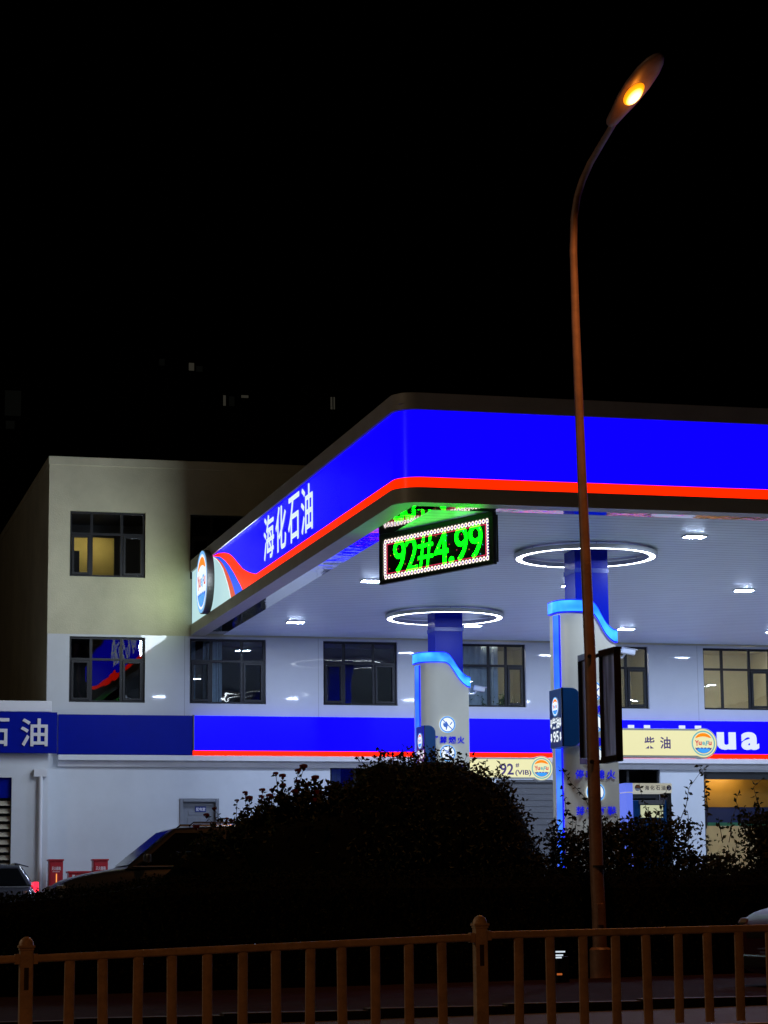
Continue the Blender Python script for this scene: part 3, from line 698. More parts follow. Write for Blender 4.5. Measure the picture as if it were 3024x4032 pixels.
# ------------------------------------------------------------------ columns with ring lights, cladding and signs
def ring_light(x, y, label):
    p = empty('ring_light', (x, y, 8.31), label, 'ring lamp', 'white light rings round the columns'); o = p.location
    r0, r1 = 1.28, 1.385; seg = 72
    def annulus(mb, ra, rb, z):
        mb.add([(x+r*math.cos(2*math.pi*k/seg), y+r*math.sin(2*math.pi*k/seg), z) for r in (ra, rb) for k in range(seg)], [(k, (k+1) % seg, seg+(k+1) % seg, seg+k) for k in range(seg)])
    s = MB(o); annulus(s, r0, r1, 8.27)
    s.build('light_tube', M['ring_lit'], p)
    s = MB(o)
    for (ra, rb, za, zb) in ((r0-.03, r0-.005, 8.262, 8.345), (r1+.005, r1+.05, 8.262, 8.345)):
        s.add([(x+r*math.cos(2*math.pi*k/seg), y+r*math.sin(2*math.pi*k/seg), z) for r, z in ((ra, za), (rb, za), (rb, zb), (ra, zb)) for k in range(seg)], [(j*seg+k, j*seg+(k+1) % seg, ((j+1) % 4)*seg+(k+1) % seg, ((j+1) % 4)*seg+k) for j in range(4) for k in range(seg)])
    annulus(s, r0-.03, r1+.05, 8.346)
    s.build('housing', M['lamp_body'], p, smooth=True)
    for k in range(6):
        a = R_(20+60*k); s = MB(o); px, py = x+1.335*math.cos(a), y+1.335*math.sin(a); s.tube([(px, py, 8.346), (px, py, SOF-.002)], .008, 6); s.build('hanger', M['chrome'], p)
    s = MB(o)
    for k in range(5):
        a = R_(35+72*k); c, d_ = math.cos(a), math.sin(a); s.obox((x+c*r0-d_*.006, y+d_*r0+c*.006, 8.264), (d_*.012, -c*.012, 0), (c*(r1-r0), d_*(r1-r0), 0), (0, 0, .004))
    s.build('joint', M['shutter_grey'], p)

def prohibition(x, y, z, r, text, label, kind):
    """round backlit white sign with a blue ring, bar and pictogram; dark blue characters stand below it"""
    p = empty('prohibition_sign', (x, y, z), label, 'sign', 'round backlit prohibition signs on the columns'); o = p.location
    u, v, n = (1, 0, 0), (0, 0, 1), Vector((0, -1, 0)); c = Vector((x, y, z))
    s = MB(o); P = [c+Vector(u)*r*math.cos(2*math.pi*k/40)+Vector(v)*r*math.sin(2*math.pi*k/40) for k in range(40)]; s.prism(P, (0, -.03, 0)); s.build('face', M['white_disc'], p)
    s = MB(o); ring(s, c+n*.033, u, v, r*.88, r*1.0); s.build('rim', M['logo_blue'], p)
    a = Vector((math.cos(R_(135)), 0, math.sin(R_(135)))); b = Vector((a.z, 0, -a.x))
    s = MB(o); ring(s, c+n*.034, u, v, r*.82, r*.90); s.obox(c+n*.034-a*r*.86-b*r*.055, a*r*1.72, b*r*.11, n*.002); s.build('bar', M['pictogram'], p)
    s = MB(o); q = c+n*.033
    U, W = Vector((r, 0, 0)), Vector((0, 0, r))
    if kind == 'fire':
        fl = [(-.55, .0), (-.45, .28), (-.3, .12), (-.15, .42), (-.02, .2), (.08, .05), (.0, -.25), (-.1, -.62), (-.22, -.62), (-.2, -.35), (-.45, -.25)]
        s.add([q+U*a_+W*b_ for a_, b_ in fl], [tuple(range(len(fl)))]); s.obox(q+U*.28+W*.0, U*.28+W*.36, U*.09-W*.07, n*.002)
    elif kind == 'phone':
        s.obox(q-U*.24-W*.5, U*.5, W*.85, n*.002); s.obox(q+U*.12+W*.35, U*.1, W*.18, n*.002)
        s2 = MB(o); s2.obox(q-U*.17+n*.002-W*.42, U*.36, W*.7, n*.001); s2.build('pictogram', M['white_disc'], p)
        for i in range(3):
            for j in range(3): s.obox(q+n*.003-U*(.13-.11*i)-W*(.36-.11*j), U*.07, W*.06, n*.001)
        s.obox(q+n*.003-U*.12+W*.02, U*.26, W*.2, n*.001)
    elif kind == 'car':
        pc = [(-.5, -.25), (-.5, .0), (-.36, .05), (-.22, .3), (.22, .3), (.36, .05), (.5, .0), (.5, -.25)]
        s.add([q+U*a_+W*b_ for a_, b_ in pc], [tuple(range(len(pc)))]); disc(s, q+n*.001-U*.28-W*.25, u, v, r*.12, r*.12, 16); disc(s, q+n*.001+U*.28-W*.25, u, v, r*.12, r*.12, 16)
    else:
        pc = [(-.5, -.3), (-.45, .1), (-.1, .25), (-.05, .0), (.3, -.1), (.52, -.2), (.52, -.3)]
        s.add([q+U*a_+W*b_ for a_, b_ in pc], [tuple(range(len(pc)))])
        for i in range(4): s.obox(q-U*(.42-.26*i)-W*.42, U*.08, W*.12, n*.001)
    s.build('pictogram', M['pictogram'], p)
    s = MB(o)
    for i, ch in enumerate(text):
        put_text(s, ch, (x-.40+i*.215, y-.004, z-r-.25), u, v, .175, .17, n, .012, .02)
    s.build('caption', M['caption'], p)
M['caption'] = emit('caption_blue', (.010, .012, .62), .9, False)

def column(x0, yf, yfront, clx, prof, label, yback):
    """blue square shaft x0..x0+.69; cladding wrapped round it with a wavy glowing crest"""
    x1 = x0+.69
    p = empty('canopy_column', ((x0+x1)/2, yf+.34, fore(16)), label, 'column', 'canopy columns with glowing crest'); o = p.location
    zb = fore(16)-.02
    s = MB(o); s.box(x0, x1, yf, yf+.66, zb, SOF-.001); s.build('shaft', M['col_blue'], p, bevel=.01)
    s = MB(o); s.box(x0-.012, x1+.012, yf-.012, yf+.672, 7.93, 8.02); s.build('shaft_band', mat('band_blue', (.02, .05, .42), .2), p)
    # cladding plan: right-front corner -> straight -> round left end -> back
    xl, xr = clx; R = .42
    plan = [(xr, yback), (xr, yfront)]
    plan += [(xr+(xl+R-xr)*k/18, yfront) for k in range(1, 18)]
    for k in range(11):
        a = -math.pi/2-math.pi/2*k/10; plan.append((xl+R+R*math.cos(a), yfront+R+R*math.sin(a)))
    plan += [(xl, yback)]
    zt = []
    def ztop(x):
        for (a, za), (b, zb_) in zip(prof[:-1], prof[1:]):
            if x <= b:
                t = max(0, (x-a)/(b-a)); return za+(zb_-za)*t
        return prof[-1][1]
    n = len(plan); zt = [ztop(x) for x, y in plan]
    s = MB(o); s.add([(x, y, zb) for x, y in plan]+[(x, y, z-.02) for (x, y), z in zip(plan, zt)], [(i, i+1, n+i+1, n+i) for i in range(n-1)])
    inner = [(min(max(x, xl+.05), xr-.05), min(y+.05, yback)) for x, y in plan]
    s.add([(x, y, z-.02) for (x, y), z in zip(plan, zt)]+[(x, y, z-.02) for (x, y), z in zip(inner, zt)]+[(x, y, zb) for x, y in inner], [(i, n+i, n+i+1, i+1) for i in range(n-1)]+[(n+i, 2*n+i, 2*n+i+1, n+i+1) for i in range(n-1)])
    s.build('cladding', M['clad'], p, smooth=True)
    def outward(k, d):
        x, y = plan[k]; a = plan[max(k-1, 0)]; b = plan[min(k+1, n-1)]
        if k == 0: return (x+d, y)
        if k == 1: return (x+d, y-d)
        t = Vector((b[0]-a[0], b[1]-a[1])).normalized(); return (x+t.y*d*-1 if False else x-t.y*-d*-1, y) if False else (x+(-t.y)*-d*-1, y+(t.x)*d)
    # crest: a glowing band following the top edge
    cen = Vector(((xl+xr)/2, yback+.5))
    def out2(k, d):
        x, y = plan[k]
        if k <= 1: return (x+d, y-(d if k else 0))
        if k < 19: return (x, y-d)
        if k == n-1: return (x-d, y)
        a = -math.pi/2-math.pi/2*(k-19)/10; return (x+d*math.cos(a), y+d*math.sin(a))
    h = .20
    O = [out2(k, .035) for k in range(n)]; I = [out2(k, -.01) for k in range(n)]
    s = MB(o); m_ = n
    vs = [(x, y, z-h) for (x, y), z in zip(O, zt)]+[(x, y, z+.012) for (x, y), z in zip(O, zt)]+[(x, y, z+.012) for (x, y), z in zip(I, zt)]+[(x, y, z-h) for (x, y), z in zip(I, zt)]
    fs = [(j*m_+i, j*m_+i+1, ((j+1) % 4)*m_+i+1, ((j+1) % 4)*m_+i) for j in range(4) for i in range(m_-1)]
    s.add(vs, fs); s.build('crest_light', M['cyan_lit'], p, smooth=True)
    s = MB(o)
    for dz0, dz1 in ((-h-.016, -h), (.012, .03)):
        vs = [(x, y, z+dz0) for (x, y), z in zip(O, zt)]+[(x, y, z+dz1) for (x, y), z in zip(O, zt)]+[(x, y, z+dz1) for (x, y), z in zip(I, zt)]+[(x, y, z+dz0) for (x, y), z in zip(I, zt)]
        s.add(vs, fs)
    s.build('crest_edge', M['royal_lit'], p, smooth=True)
    # vertical strip on the rounded end
    ks = [24, 25]
    a0 = -math.pi/2-math.pi/2*.66; a1 = -math.pi/2-math.pi/2*.96
    ctr = (xl+R, yfront+R)
    def pt(a, d): return (ctr[0]+(R+d)*math.cos(a), ctr[1]+(R+d)*math.sin(a))
    zs = prof[0][1]-h-.02
    for nm, b0, b1, d, m_ in (('side_strip', a0-.04, a1+.04, .03, 'cyan_lit2'), ('strip_edge', a0, a0-.05, .026, 'royal_lit'), ('strip_edge', a1+.05, a1, .026, 'royal_lit')):
        q = [pt(b0, -.01), pt(b0, d), pt((b0+b1)/2, d), pt(b1, d), pt(b1, -.01)]
        s = MB(o); s.prism([(a_, b_, zb+.4) for a_, b_ in q], (0, 0, zs-zb-.4)); s.build(nm, M[m_], p)
    return p
M['cyan_lit2'] = glow_strip('azure_strip', (.02, .12, 1.0), (.07, .27, 1.0), 1.1, 1.6)
P1 = [(14.5, 7.24), (14.8, 7.285), (15.36, 7.275), (15.43, 7.24), (15.51, 7.14), (15.58, 7.00), (15.66, 6.86), (15.74, 6.77), (15.84, 6.70), (16.0, 6.655)]
column(15.28, 43.90, 43.30, (14.75, 15.87), P1, 'near column with blue shaft inside the larger light ring', 43.97)
P2 = [(14.5, 7.27), (14.8, 7.33), (15.36, 7.33), (15.46, 7.27), (15.56, 7.14), (15.66, 6.98), (15.78, 6.84), (15.9, 6.75), (16.0, 6.72)]
column(15.29, 54.2, 53.6, (14.74, 15.93), P2, 'far column with blue shaft inside the smaller light ring', 54.15)
ring_light(15.62, 44.22, 'larger nearer white light ring round the column behind the street lamp pole')
ring_light(15.62, 54.5, 'smaller farther white light ring below the price display')
for i, (z, t, k, lb) in enumerate(((5.52, '严禁烟火', 'fire', 'no open flame sign on the near column, topmost, half behind the lamp pole'), (4.90, '禁打手机', 'phone', 'no phone sign on the near column, second from top'), (4.27, '停车熄火', 'car', 'vehicle prohibition sign on the near column, third from top'), (3.57, '禁穿钉鞋', 'shoe', 'shoe prohibition sign on the near column, lowest of the four'))):
    prohibition(onY(2373, 2720, 43.26).x-.19, 43.295, z, .19, t, lb, k)
for i, (z, t, k, lb) in enumerate(((5.64, '严禁烟火', 'fire', 'no open flame sign on the far column, flame and match under a bar'), (4.97, '禁打手机', 'phone', 'no phone sign on the far column, above the dark round bush'))):
    prohibition(15.385, 53.595, z, .195, t, lb, k)

def lane_box(x0, x1, y0, y1, z0, z1, label):
    p = empty('lane_sign', ((x0+x1)/2, (y0+y1)/2, z0), label, 'sign', 'dark blue hanging fuel signs on the columns'); o = p.location
    r = .17; P = [(x0, y0, z0), ]
    for k in range(9): a = -math.pi/2+math.pi/2*k/8; P.append((x1-r+r*math.cos(a), y0, z0+r+r*math.sin(a)))
    for k in range(9): a = math.pi/2*k/8; P.append((x1-r+r*math.cos(a), y0, z1-r+r*math.sin(a)))
    P.append((x0, y0, z1))
    s = MB(o); s.prism(P, (0, y1-y0, 0)); s.build('case', M['navy'], p, bevel=.012)
    s = MB(o); s.box(x0-.006, x0+.02, y0-.006, y0+.02, z0, z1); s.build('edge_highlight', M['chrome'], p)  # bright bar stands for the highlight along the box's front edge
    ym = (y0+y1)/2
    emblem(p, o, (x0-.002, ym, z1-.34), (0, -1, 0), (0, 0, 1), (-1, 0, 0), .20)
    s = MB(o)
    for t, z in (('柴油', z1-.74), ('95', z1-1.0)):
        put_text(s, t, (x0-.004, ym+(.21 if t != '95' else .16), z-.02), (0, -1, 0), (0, 0, 1), .42 if t != '95' else .32, .215, bold=.02)
    for z in (z1-.70, z1-.97):
        for sg_ in (-1, 1):
            y = ym-.0+sg_*.27; s.add([(x0-.004, y+.03, z+.13), (x0-.004, y-.03, z+.13), (x0-.004, y-.03, z+.03), (x0-.004, y-.06, z+.03), (x0-.004, y, z-.04), (x0-.004, y+.06, z+.03), (x0-.004, y+.03, z+.03)], [tuple(range(7))])
    s.build('lettering', M['white_disc'], p)
lane_box(14.50, 14.87, 42.60, 43.35, 4.40, 5.52, 'dark blue fuel sign with glowing emblem and 95 on the near column')
lane_box(14.60, 14.88, 52.80, 53.50, 4.40, 5.56, 'dark blue fuel sign on the far column, lower half behind the round bush')

def fuel_board(x0, xc, y, z0, z1, zc, r, text, label, small=None):
    p = empty('fuel_board', ((x0+xc)/2, y, z0), label, 'sign', 'cream fuel boards with round emblem end'); o = p.location
    a = math.asin((z1-zc)/r); b = math.asin((z0-zc)/r)
    P = [(x0, y, z0), (x0, y, z1)]
    a0 = math.pi-a; a1 = -math.pi-b
    for k in range(33): t = a0+(a1-a0)*k/32; P.append((xc+r*math.cos(t), y, zc+r*math.sin(t)))
    P = P[::-1]
    s = MB(o); s.prism([(x, y_+.004, z) for x, y_, z in P], (0, .2, 0)); s.build('case', mat('board_case', (.5, .48, .42), .3), p)
    k = .90
    Q = [(x0+.02, y, zc+(z0-zc)*.86), (x0+.02, y, zc+(z1-zc)*.86)]
    zz = (z1-zc)*.86; rr = r*.93; a = math.asin(zz/rr); b = math.asin((z0-zc)*.86/rr)
    for i in range(33): t = math.pi-a+(-math.pi-b-math.pi+a)*i/32; Q.append((xc+rr*math.cos(t), y, zc+rr*math.sin(t)))
    s = MB(o); s.add(Q, [tuple(range(len(Q)))[::-1]]); s.build('face', M['cream_lit'], p)
    emblem(p, o, (xc, y-.001, zc), (1, 0, 0), (0, 0, 1), (0, -1, 0), r*.90, False)
    s = MB(o)
    for ch, xx, zz, w_, h in text: put_text(s, ch, (xx, y-.004, zz), (1, 0, 0), (0, 0, 1), w_, h, bold=.02)
    s.build('lettering', M['ink_lit'], p)
    s = MB(o); s.box(x0-.25, x0, y+.06, y+.14, zc-.12, zc+.12); s.build('bracket', M['shutter_grey'], p)
zc = 4.565
fuel_board(16.02, 17.84, 43.8, 4.28, 4.85, zc, .30, (('柴', 16.60, 4.45, .22, .235), ('油', 16.93, 4.45, .22, .235)), 'cream board reading diesel in dark characters on the near column')
fuel_board(16.06, 17.90, 54.2, 4.41, 4.91, 4.66, .30, (('92', 16.86, 4.50, .34, .27), ('#', 17.25, 4.68, .09, .10), ('(VIB)', 17.24, 4.47, .40, .15)), 'cream board reading 92 on the far column, partly behind the round bush')

def camera_thing(x, y, z, label, small=False):
    p = empty('security_camera', (x, y, z), label, 'camera', 'white security cameras on the columns'); o = p.location
    s = MB(o); d_ = Vector((.95, -.2, -.18)).normalized(); up = Vector((0, 0, 1)); sd = d_.cross(up).normalized(); up = sd.cross(d_)
    c = Vector((x+.08, y-.05, z+.1)); s.obox(c-sd*.055-up*.055, sd*.11, up*.11, d_*.27); s.build('housing', M['camera_white'], p, bevel=.02, seg=3)
    s = MB(o); s.obox(c-sd*.065+up*.058-d_*.0, sd*.13, up*.008, d_*.31); s.build('hood', M['camera_white'], p)
    s = MB(o); s.tube([(x-.12, y, z-.05), (x+.1, y-.03, z-.04), (x+.16, y-.05, z+.05)], .022, 8); s.build('bracket', M['camera_white'], p, smooth=True)
    s = MB(o); s.tube([c+d_*.27, c+d_*.275], .04, 12); s.build('lens', M['black'], p)
    s = MB(o); s.tube([(x-.1, y-.02, z-.03), (x-.02, y-.05, z+.02), (x, y-.05, z+.12), (x+.07, y-.05, z+.12)], .008, 6); s.build('cable', M['camera_white'], p)
camera_thing(16.06, 43.75, 6.27, 'white security camera on the near column, above the hanging dark banner')
camera_thing(16.08, 54.0, 6.45, 'white security camera on the far column, in front of the curtained window')

# ------------------------------------------------------------------ price display hung under the canopy corner
A = Vector((11.03, 42.85, 0)); B = Vector((12.33, 39.73, 0))
ua = (B-A).normalized(); L = (B-A).length; na = Vector((ua.y, -ua.x, 0))
if na.dot(Vector((-1, -1, 0))) < 0: na = -na
zb_, zt_ = 7.43, 8.385
pd = empty('price_display', (A+B)/2+Vector((0, 0, zb_)), 'black electronic price display with glowing green digits under the canopy corner', 'display'); po = pd.location
def dp(s_, z, off=0): return A+ua*s_+na*off+Vector((0, 0, z))
def dbox(mb, s0, s1, z0, z1, o0, o1): mb.obox(dp(s0, z0, o0), ua*(s1-s0), Vector((0, 0, z1-z0)), na*(o1-o0))
s = MB(po); dbox(s, .05, L-.05, zb_+.05, zt_-.05, -.13, -.006); s.build('face', M['led_face'], pd)
s = MB(po); b = .10
dbox(s, 0, L, zt_-b, zt_, -.05, .03); dbox(s, 0, L, zb_, zb_+b*.8, -.05, .03); dbox(s, 0, b, zb_+b*.8, zt_-b, -.05, .03); dbox(s, L-b*1.3, L, zb_+b*.8, zt_-b, -.05, .03)
s.build('frame', M['black'], pd, bevel=.006)
s = MB(po)
for (t, a, w_) in (('9', .122, .106), ('2', .235, .104), ('#', .345, .130), ('4', .488, .120), ('.', .616, .040), ('9', .666, .110), ('9', .786, .112)):
    put_text(s, t, dp(L*a, zb_+.165, .0), ua, (0, 0, 1), L*w_, .63 if t != '.' else .12, bold=.0)
s.build('digits', M['green_led'], pd)
# animated chain border: one mesh per LED colour
ins0, ins1 = .12, L-.15; zi0, zi1 = zb_+.10, zt_-.12
rim = {'led_white': MB(po), 'led_violet': MB(po), 'led_red': MB(po), 'led_amber': MB(po), 'led_cyan': MB(po)}
rr = random.Random(3)
def dot(k, s_, z, r, off=.001): disc(rim[k], dp(s_, z, off), ua, (0, 0, 1), r, r, 8)
n = 31
for i in range(n):
    t = ins0+(ins1-ins0)*(i+.5)/n
    for z in (zi0+.03, zi1-.03):
        ring(rim['led_white'], dp(t, z, .001), ua, (0, 0, 1), .022, .044, 12); dot('led_violet', t, z, .022, .002)
        dot('led_amber', t+.045, z+rr.uniform(-.02, .02), .010, .003)
n = 11
for i in range(n):
    z = zi0+.06+(zi1-zi0-.12)*(i+.5)/n
    for t in (ins0+.03, ins1-.03):
        ring(rim['led_white'], dp(t, z, .001), ua, (0, 0, 1), .022, .040, 12); dot('led_violet', t, z, .02, .002)
dz = .085
for (a, b_, c, d_) in ((ins0+dz, ins1-dz, zi0+dz, zi0+dz+.012), (ins0+dz, ins1-dz, zi1-dz-.012, zi1-dz), (ins0+dz, ins0+dz+.018, zi0+dz, zi1-dz), (ins1-dz-.018, ins1-dz, zi0+dz, zi1-dz)):
    rim['led_red'].add([dp(a, c, .001), dp(b_, c, .001), dp(b_, d_, .001), dp(a, d_, .001)], [(0, 1, 2, 3)])
for i in range(30):
    dot(rr.choice(['led_cyan', 'led_amber', 'led_amber', 'led_red']), rr.uniform(ins0+.15, ins1-.12), rr.uniform(zi0+.12, zi1-.12), .010, .004)
for k, mb in rim.items(): mb.build({'led_white': 'chain_border', 'led_violet': 'chain_centres', 'led_red': 'red_border', 'led_amber': 'amber_sparks', 'led_cyan': 'blue_sparks'}[k], M[k], pd)
s = MB(po)
for t in (.5, L-.5): dbox(s, t-.03, t+.03, zt_, SOF+.03, -.09, -.03)
s.build('hanger', M['black'], pd)

# ------------------------------------------------------------------ fuel pump
pp = empty('fuel_pump', (16.85, 44.4, fore(16)), 'fuel pump with cream header board numbered 3 beside the near column', 'fuel pump'); po = pp.location
zf = fore(16); y = 44.1; x0, x1 = 16.33, 17.27
s = MB(po); s.box(x0+.02, x1, y, y+.5, 3.60, 3.79); s.build('header', M['plate_cream'], pp, bevel=.008)
s = MB(po)
for i, ch in enumerate('海化石油'): put_text(s, ch, (16.70+i*.115, y-.003, 3.655), (1, 0, 0), (0, 0, 1), .088, .09, bold=.015)
disc(s, (17.205, y-.003, 3.70), (1, 0, 0), (0, 0, 1), .052, .052, 24); s.build('lettering', M['ink'], pp)
s = MB(po); put_text(s, '3', (17.185, y-.006, 3.67), (1, 0, 0), (0, 0, 1), .042, .06, bold=.02); s.build('number', M['paint_white'], pp)
s = MB(po); disc(s, (16.55, y-.003, 3.70), (1, 0, 0), (0, 0, 1), .062, .062, 24); s.build('badge', M['shutter_grey'], pp)
s = MB(po); disc(s, (16.55, y-.005, 3.70), (1, 0, 0), (0, 0, 1), .05, .05, 16, 0, math.pi); s.build('badge_sun', mat('badge_sun', (.55, .22, .1), .5), pp)
s = MB(po); disc(s, (16.55, y-.005, 3.69), (1, 0, 0), (0, 0, 1), .05, .045, 16, math.pi, 2*math.pi); s.build('badge_sea', mat('badge_sea', (.5, .5, .52), .5), pp)
s = MB(po); s.box(x0-.03, x0+.10, y-.03, y+.5, 1.6, 3.60); s.box(x0-.06, x0+.10, y-.04, y+.5, 3.62, 3.79); s.build('glow_post', emit('pump_post', (.16, .24, 1.0), .75), pp)
s = MB(po); s.box(x1-.09, x1, y+.05, y+.45, zf, 3.60); s.build('dark_post', M['black'], pp)
s = MB(po); s.box(x0+.13, x1-.10, y+.06, y+.5, zf, 3.46); s.build('body', M['navy'], pp, bevel=.01)
s = MB(po); s.box(16.62, 17.08, y+.03, y+.06, 3.12, 3.36); s.build('screen', M['screen_lit'], pp)
s = MB(po); s.box(16.58, 17.12, y+.02, y+.06, 3.38, 3.46); s.build('screen_hood', M['shutter_grey'], pp)
s = MB(po)
for i in range(3):
    s.tube([(16.55+i*.2, y+.04, 2.3), (16.55+i*.2, y-.06, 2.5), (16.55+i*.2, y-.02, 2.75)], .025, 8)
s.build('nozzle', M['black'], pp)

# ------------------------------------------------------------------ street lamps
def street_lamp(dx, dy, label, power, far=False, group='orange street lamps along the road'):
    pts_px = ((1293, 1960, 31.6), (1289.5, 1900, 31.6), (1275, 1426, 31.6), (1265, 1200, 31.6), (1257.5, 1042, 31.6), (1243.5, 700, 31.6), (1238.5, 540, 31.6), (1240, 470, 31.55), (1247, 425, 31.4), (1258, 390, 31.2), (1275, 352, 30.9), (1295, 318, 30.5), (1326, 266, 29.8))
    P = [onY(a*V_, b*V_, c) for a, b, c in pts_px]
    base = Vector((P[0].x+.01, 31.6, gz(11.3, 31.6)))
    off = Vector((dx, dy, 0))
    p = empty('street_lamp', base+off, label, 'street lamp', group); o = p.location
    P = [base+Vector((0, 0, .02))]+P; P = [a+off for a in P]
    rad = [.103, .098, .096, .082, .074, .067, .060, .055, .053, .051, .049, .047, .045, .043]
    s = MB(o); s.tube(P, rad, 20); s.build('pole', M['steel_brown'], p, smooth=True)
    s = MB(o); b = P[0]; s.tube([b, b+Vector((0, 0, .42))], .15, 20); s.tube([b+Vector((0, 0, .42)), b+Vector((0, 0, .45))], [.15, .12], 20); s.box(b.x-.24, b.x+.24, b.y-.24, b.y+.24, b.z-.03, b.z+.02)
    s.build('base_sleeve', M['steel_brown'], p, smooth=True)
    s = MB(o); q = P[0]+Vector((-.02, -.10, .75)); s.box(q.x-.045, q.x+.045, q.y-.012, q.y+.03, q.z, q.z+.30); s.build('access_door', M['steel_brown'], p, bevel=.006)
    s = MB(o); q = P[0].lerp(P[1], 1); s.tube([q+Vector((0, 0, .55)), q+Vector((0, 0, .58))], [.108, .108], 20); s.build('pole_band', M['banner_frame'], p)
    # head: a long flattened cobra housing along the arm
    h0 = onY(1318*V_, 268*V_, 29.85)+off; h1 = onY(1427*V_, 116*V_, 28.45)+off
    ax_ = (h1-h0).normalized(); sd = Vector((1, 0, 0)); sd = (sd-ax_*sd.dot(ax_)).normalized(); upv = sd.cross(ax_)
    if upv.z < 0: upv = -upv
    Lh = (h1-h0).length; secs = []
    for t, wd, hu, hd in ((0, .06, .05, .05), (.04, .09, .07, .06), (.18, .12, .09, .06), (.35, .165, .11, .045), (.55, .185, .12, .04), (.75, .175, .11, .04), (.88, .14, .085, .035), (.96, .09, .05, .03), (1.0, .03, .02, .015)):
        c = h0+ax_*Lh*t; secs.append([c+sd*wd*math.cos(a)+upv*((hu if math.sin(a) > 0 else hd)*math.sin(a)) for a in [2*math.pi*k/20 for k in range(20)]])
    vs = [q for S_ in secs for q in S_]; ns = len(secs)
    fs = [(i*20+k, i*20+(k+1) % 20, (i+1)*20+(k+1) % 20, (i+1)*20+k) for i in range(ns-1) for k in range(20)]+[tuple(range(20))[::-1], tuple(range((ns-1)*20, ns*20))]
    s = MB(o); s.add(vs, fs); hd_ = s.build('lamp_head', mat('lamp_head_paint', (.30, .17, .13), .38, .1, .2, 5), p, smooth=True, angle=60)
    # bowl
    bc = h0+ax_*Lh*.47-upv*.045
    me = MB((0, 0, 0)); seg, rg = 24, 10; vs = []; fs = []
    for i in range(rg+1):
        th = math.pi/2*i/rg
        for k in range(seg):
            a = 2*math.pi*k/seg; vs.append((.118*math.cos(th)*math.cos(a), .25*math.cos(th)*math.sin(a), .05-.14*math.sin(th)))
    fs = [(i*seg+k, i*seg+(k+1) % seg, (i+1)*seg+(k+1) % seg, (i+1)*seg+k) for i in range(rg) for k in range(seg)]
    me.add(vs, fs); bw = me.build('lamp_bowl', M['bowl'], p, smooth=True, angle=80)
    mw = Matrix((sd, ax_, upv)).transposed().to_4x4(); mw.translation = bc-o
    bw.matrix_local = mw
    ld = bpy.data.lights.new('sodium_light', 'AREA'); ld.shape = 'ELLIPSE'; ld.size = .2; ld.size_y = .4; ld.energy = power; ld.color = (1, .36, .10)
    if far:
        ld = bpy.data.lights.new('street_light', 'POINT'); ld.energy = power; ld.color = (1, .74, .46); ld.shadow_soft_size = .15
    lo_ = bpy.data.objects.new('street_light', ld); C.objects.link(lo_); lo_.parent = p; lo_.location = bc-o-upv*(.45 if far else .10)
    lo_.rotation_euler = (upv*-1).to_track_quat('-Z', 'Y').to_euler()
    if not far:
        gd = bpy.data.lights.new('bowl_spill', 'POINT'); gd.energy = 4.5; gd.color = (1, .33, .03); gd.shadow_soft_size = .06
        go = bpy.data.objects.new('bowl_spill', gd); C.objects.link(go); go.parent = p; go.location = bc-o-upv*.24
    return p
street_lamp(0, 0, 'tall curved street lamp glowing orange in front of the canopy', 330)
street_lamp(-13.0, -30.5, 'added orange street lamp lighting the fence from the near pavement, outside the picture', 900)  # unseen lamp, added to light the fence front
street_lamp(-27.0, 0.0, 'added warm white street lamp lighting the canopy side from farther left along the hedge, outside the picture', 1700, True)  # unseen lamp, added to light the canopy's left edge

# banner light boxes strapped to the pole
def banner(px_l, px_r, zt_l, label, w_frac):
    p = None
def onp(a, b, Y): return onY(a*V_, b*V_, Y)
def banner_box(corners, thick, label):
    """corners: top-inner, top-outer, bottom-outer, bottom-inner"""
    ti, to, bo_, bi = [Vector(c) for c in corners]
    base = (bi+bo_)/2
    p = empty('banner_box', base, label, 'banner', 'dark advertising boxes on the lamp pole'); o = p.location
    u = (to-ti); hgt = ti.z-bi.z; un = u.normalized(); n = un.cross(Vector((0, 0, 1))).normalized()
    s = MB(o)
    # slightly bowed face
    N = 10; vs = []
    for i in range(N+1):
        t = i/N; q = ti+u*t+n*(.045*math.sin(math.pi*t)); vs += [q+Vector((0, 0, -.08)), q+Vector((0, 0, -hgt+.06))]
    s.add(vs, [(2*i, 2*i+2, 2*i+3, 2*i+1) for i in range(N)])
    s.build('panel', M['banner'], p, smooth=True, angle=80)
    s = MB(o); s.obox(ti-n*thick/2-Vector((0, 0, .09)), u, Vector((0, 0, .09)), n*thick*1.2); s.build('top_rail', M['banner_frame'], p, bevel=.006)
    s = MB(o); s.obox(bi-n*thick/2, u, Vector((0, 0, .09)), n*thick*1.2); s.build('bottom_rail', M['banner_frame'], p, bevel=.006)
    s = MB(o); s.obox(to-n*thick/2-Vector((0, 0, hgt)), un*-.025, Vector((0, 0, hgt)), n*thick*1.1); s.build('outer_post', M['banner_frame'], p)
    s = MB(o); s.obox(ti-n*thick/2-Vector((0, 0, hgt)), un*.02, Vector((0, 0, hgt)), n*thick*1.1); s.build('inner_post', M['banner_frame'], p)
    s = MB(o)
    for z in (-.05, -hgt+.04): s.tube([ti-un*.16+Vector((0, 0, z)), ti+un*.1+Vector((0, 0, z))], .03, 8)
    s.build('clamp', M['banner_frame'], p)
ti = onp(1300, 1406, 31.5); to = onp(1334, 1397, 31.05); bo2 = onp(1340, 1646, 31.05)
banner_box((ti, to, (to.x, to.y, bo2.z), (ti.x, ti.y, bo2.z)), .09, 'broad dark advertising box on the right of the lamp pole')
ti = onp(1270, 1411, 31.65); to = onp(1254, 1416, 32.4); bo2 = onp(1260, 1658, 32.4)
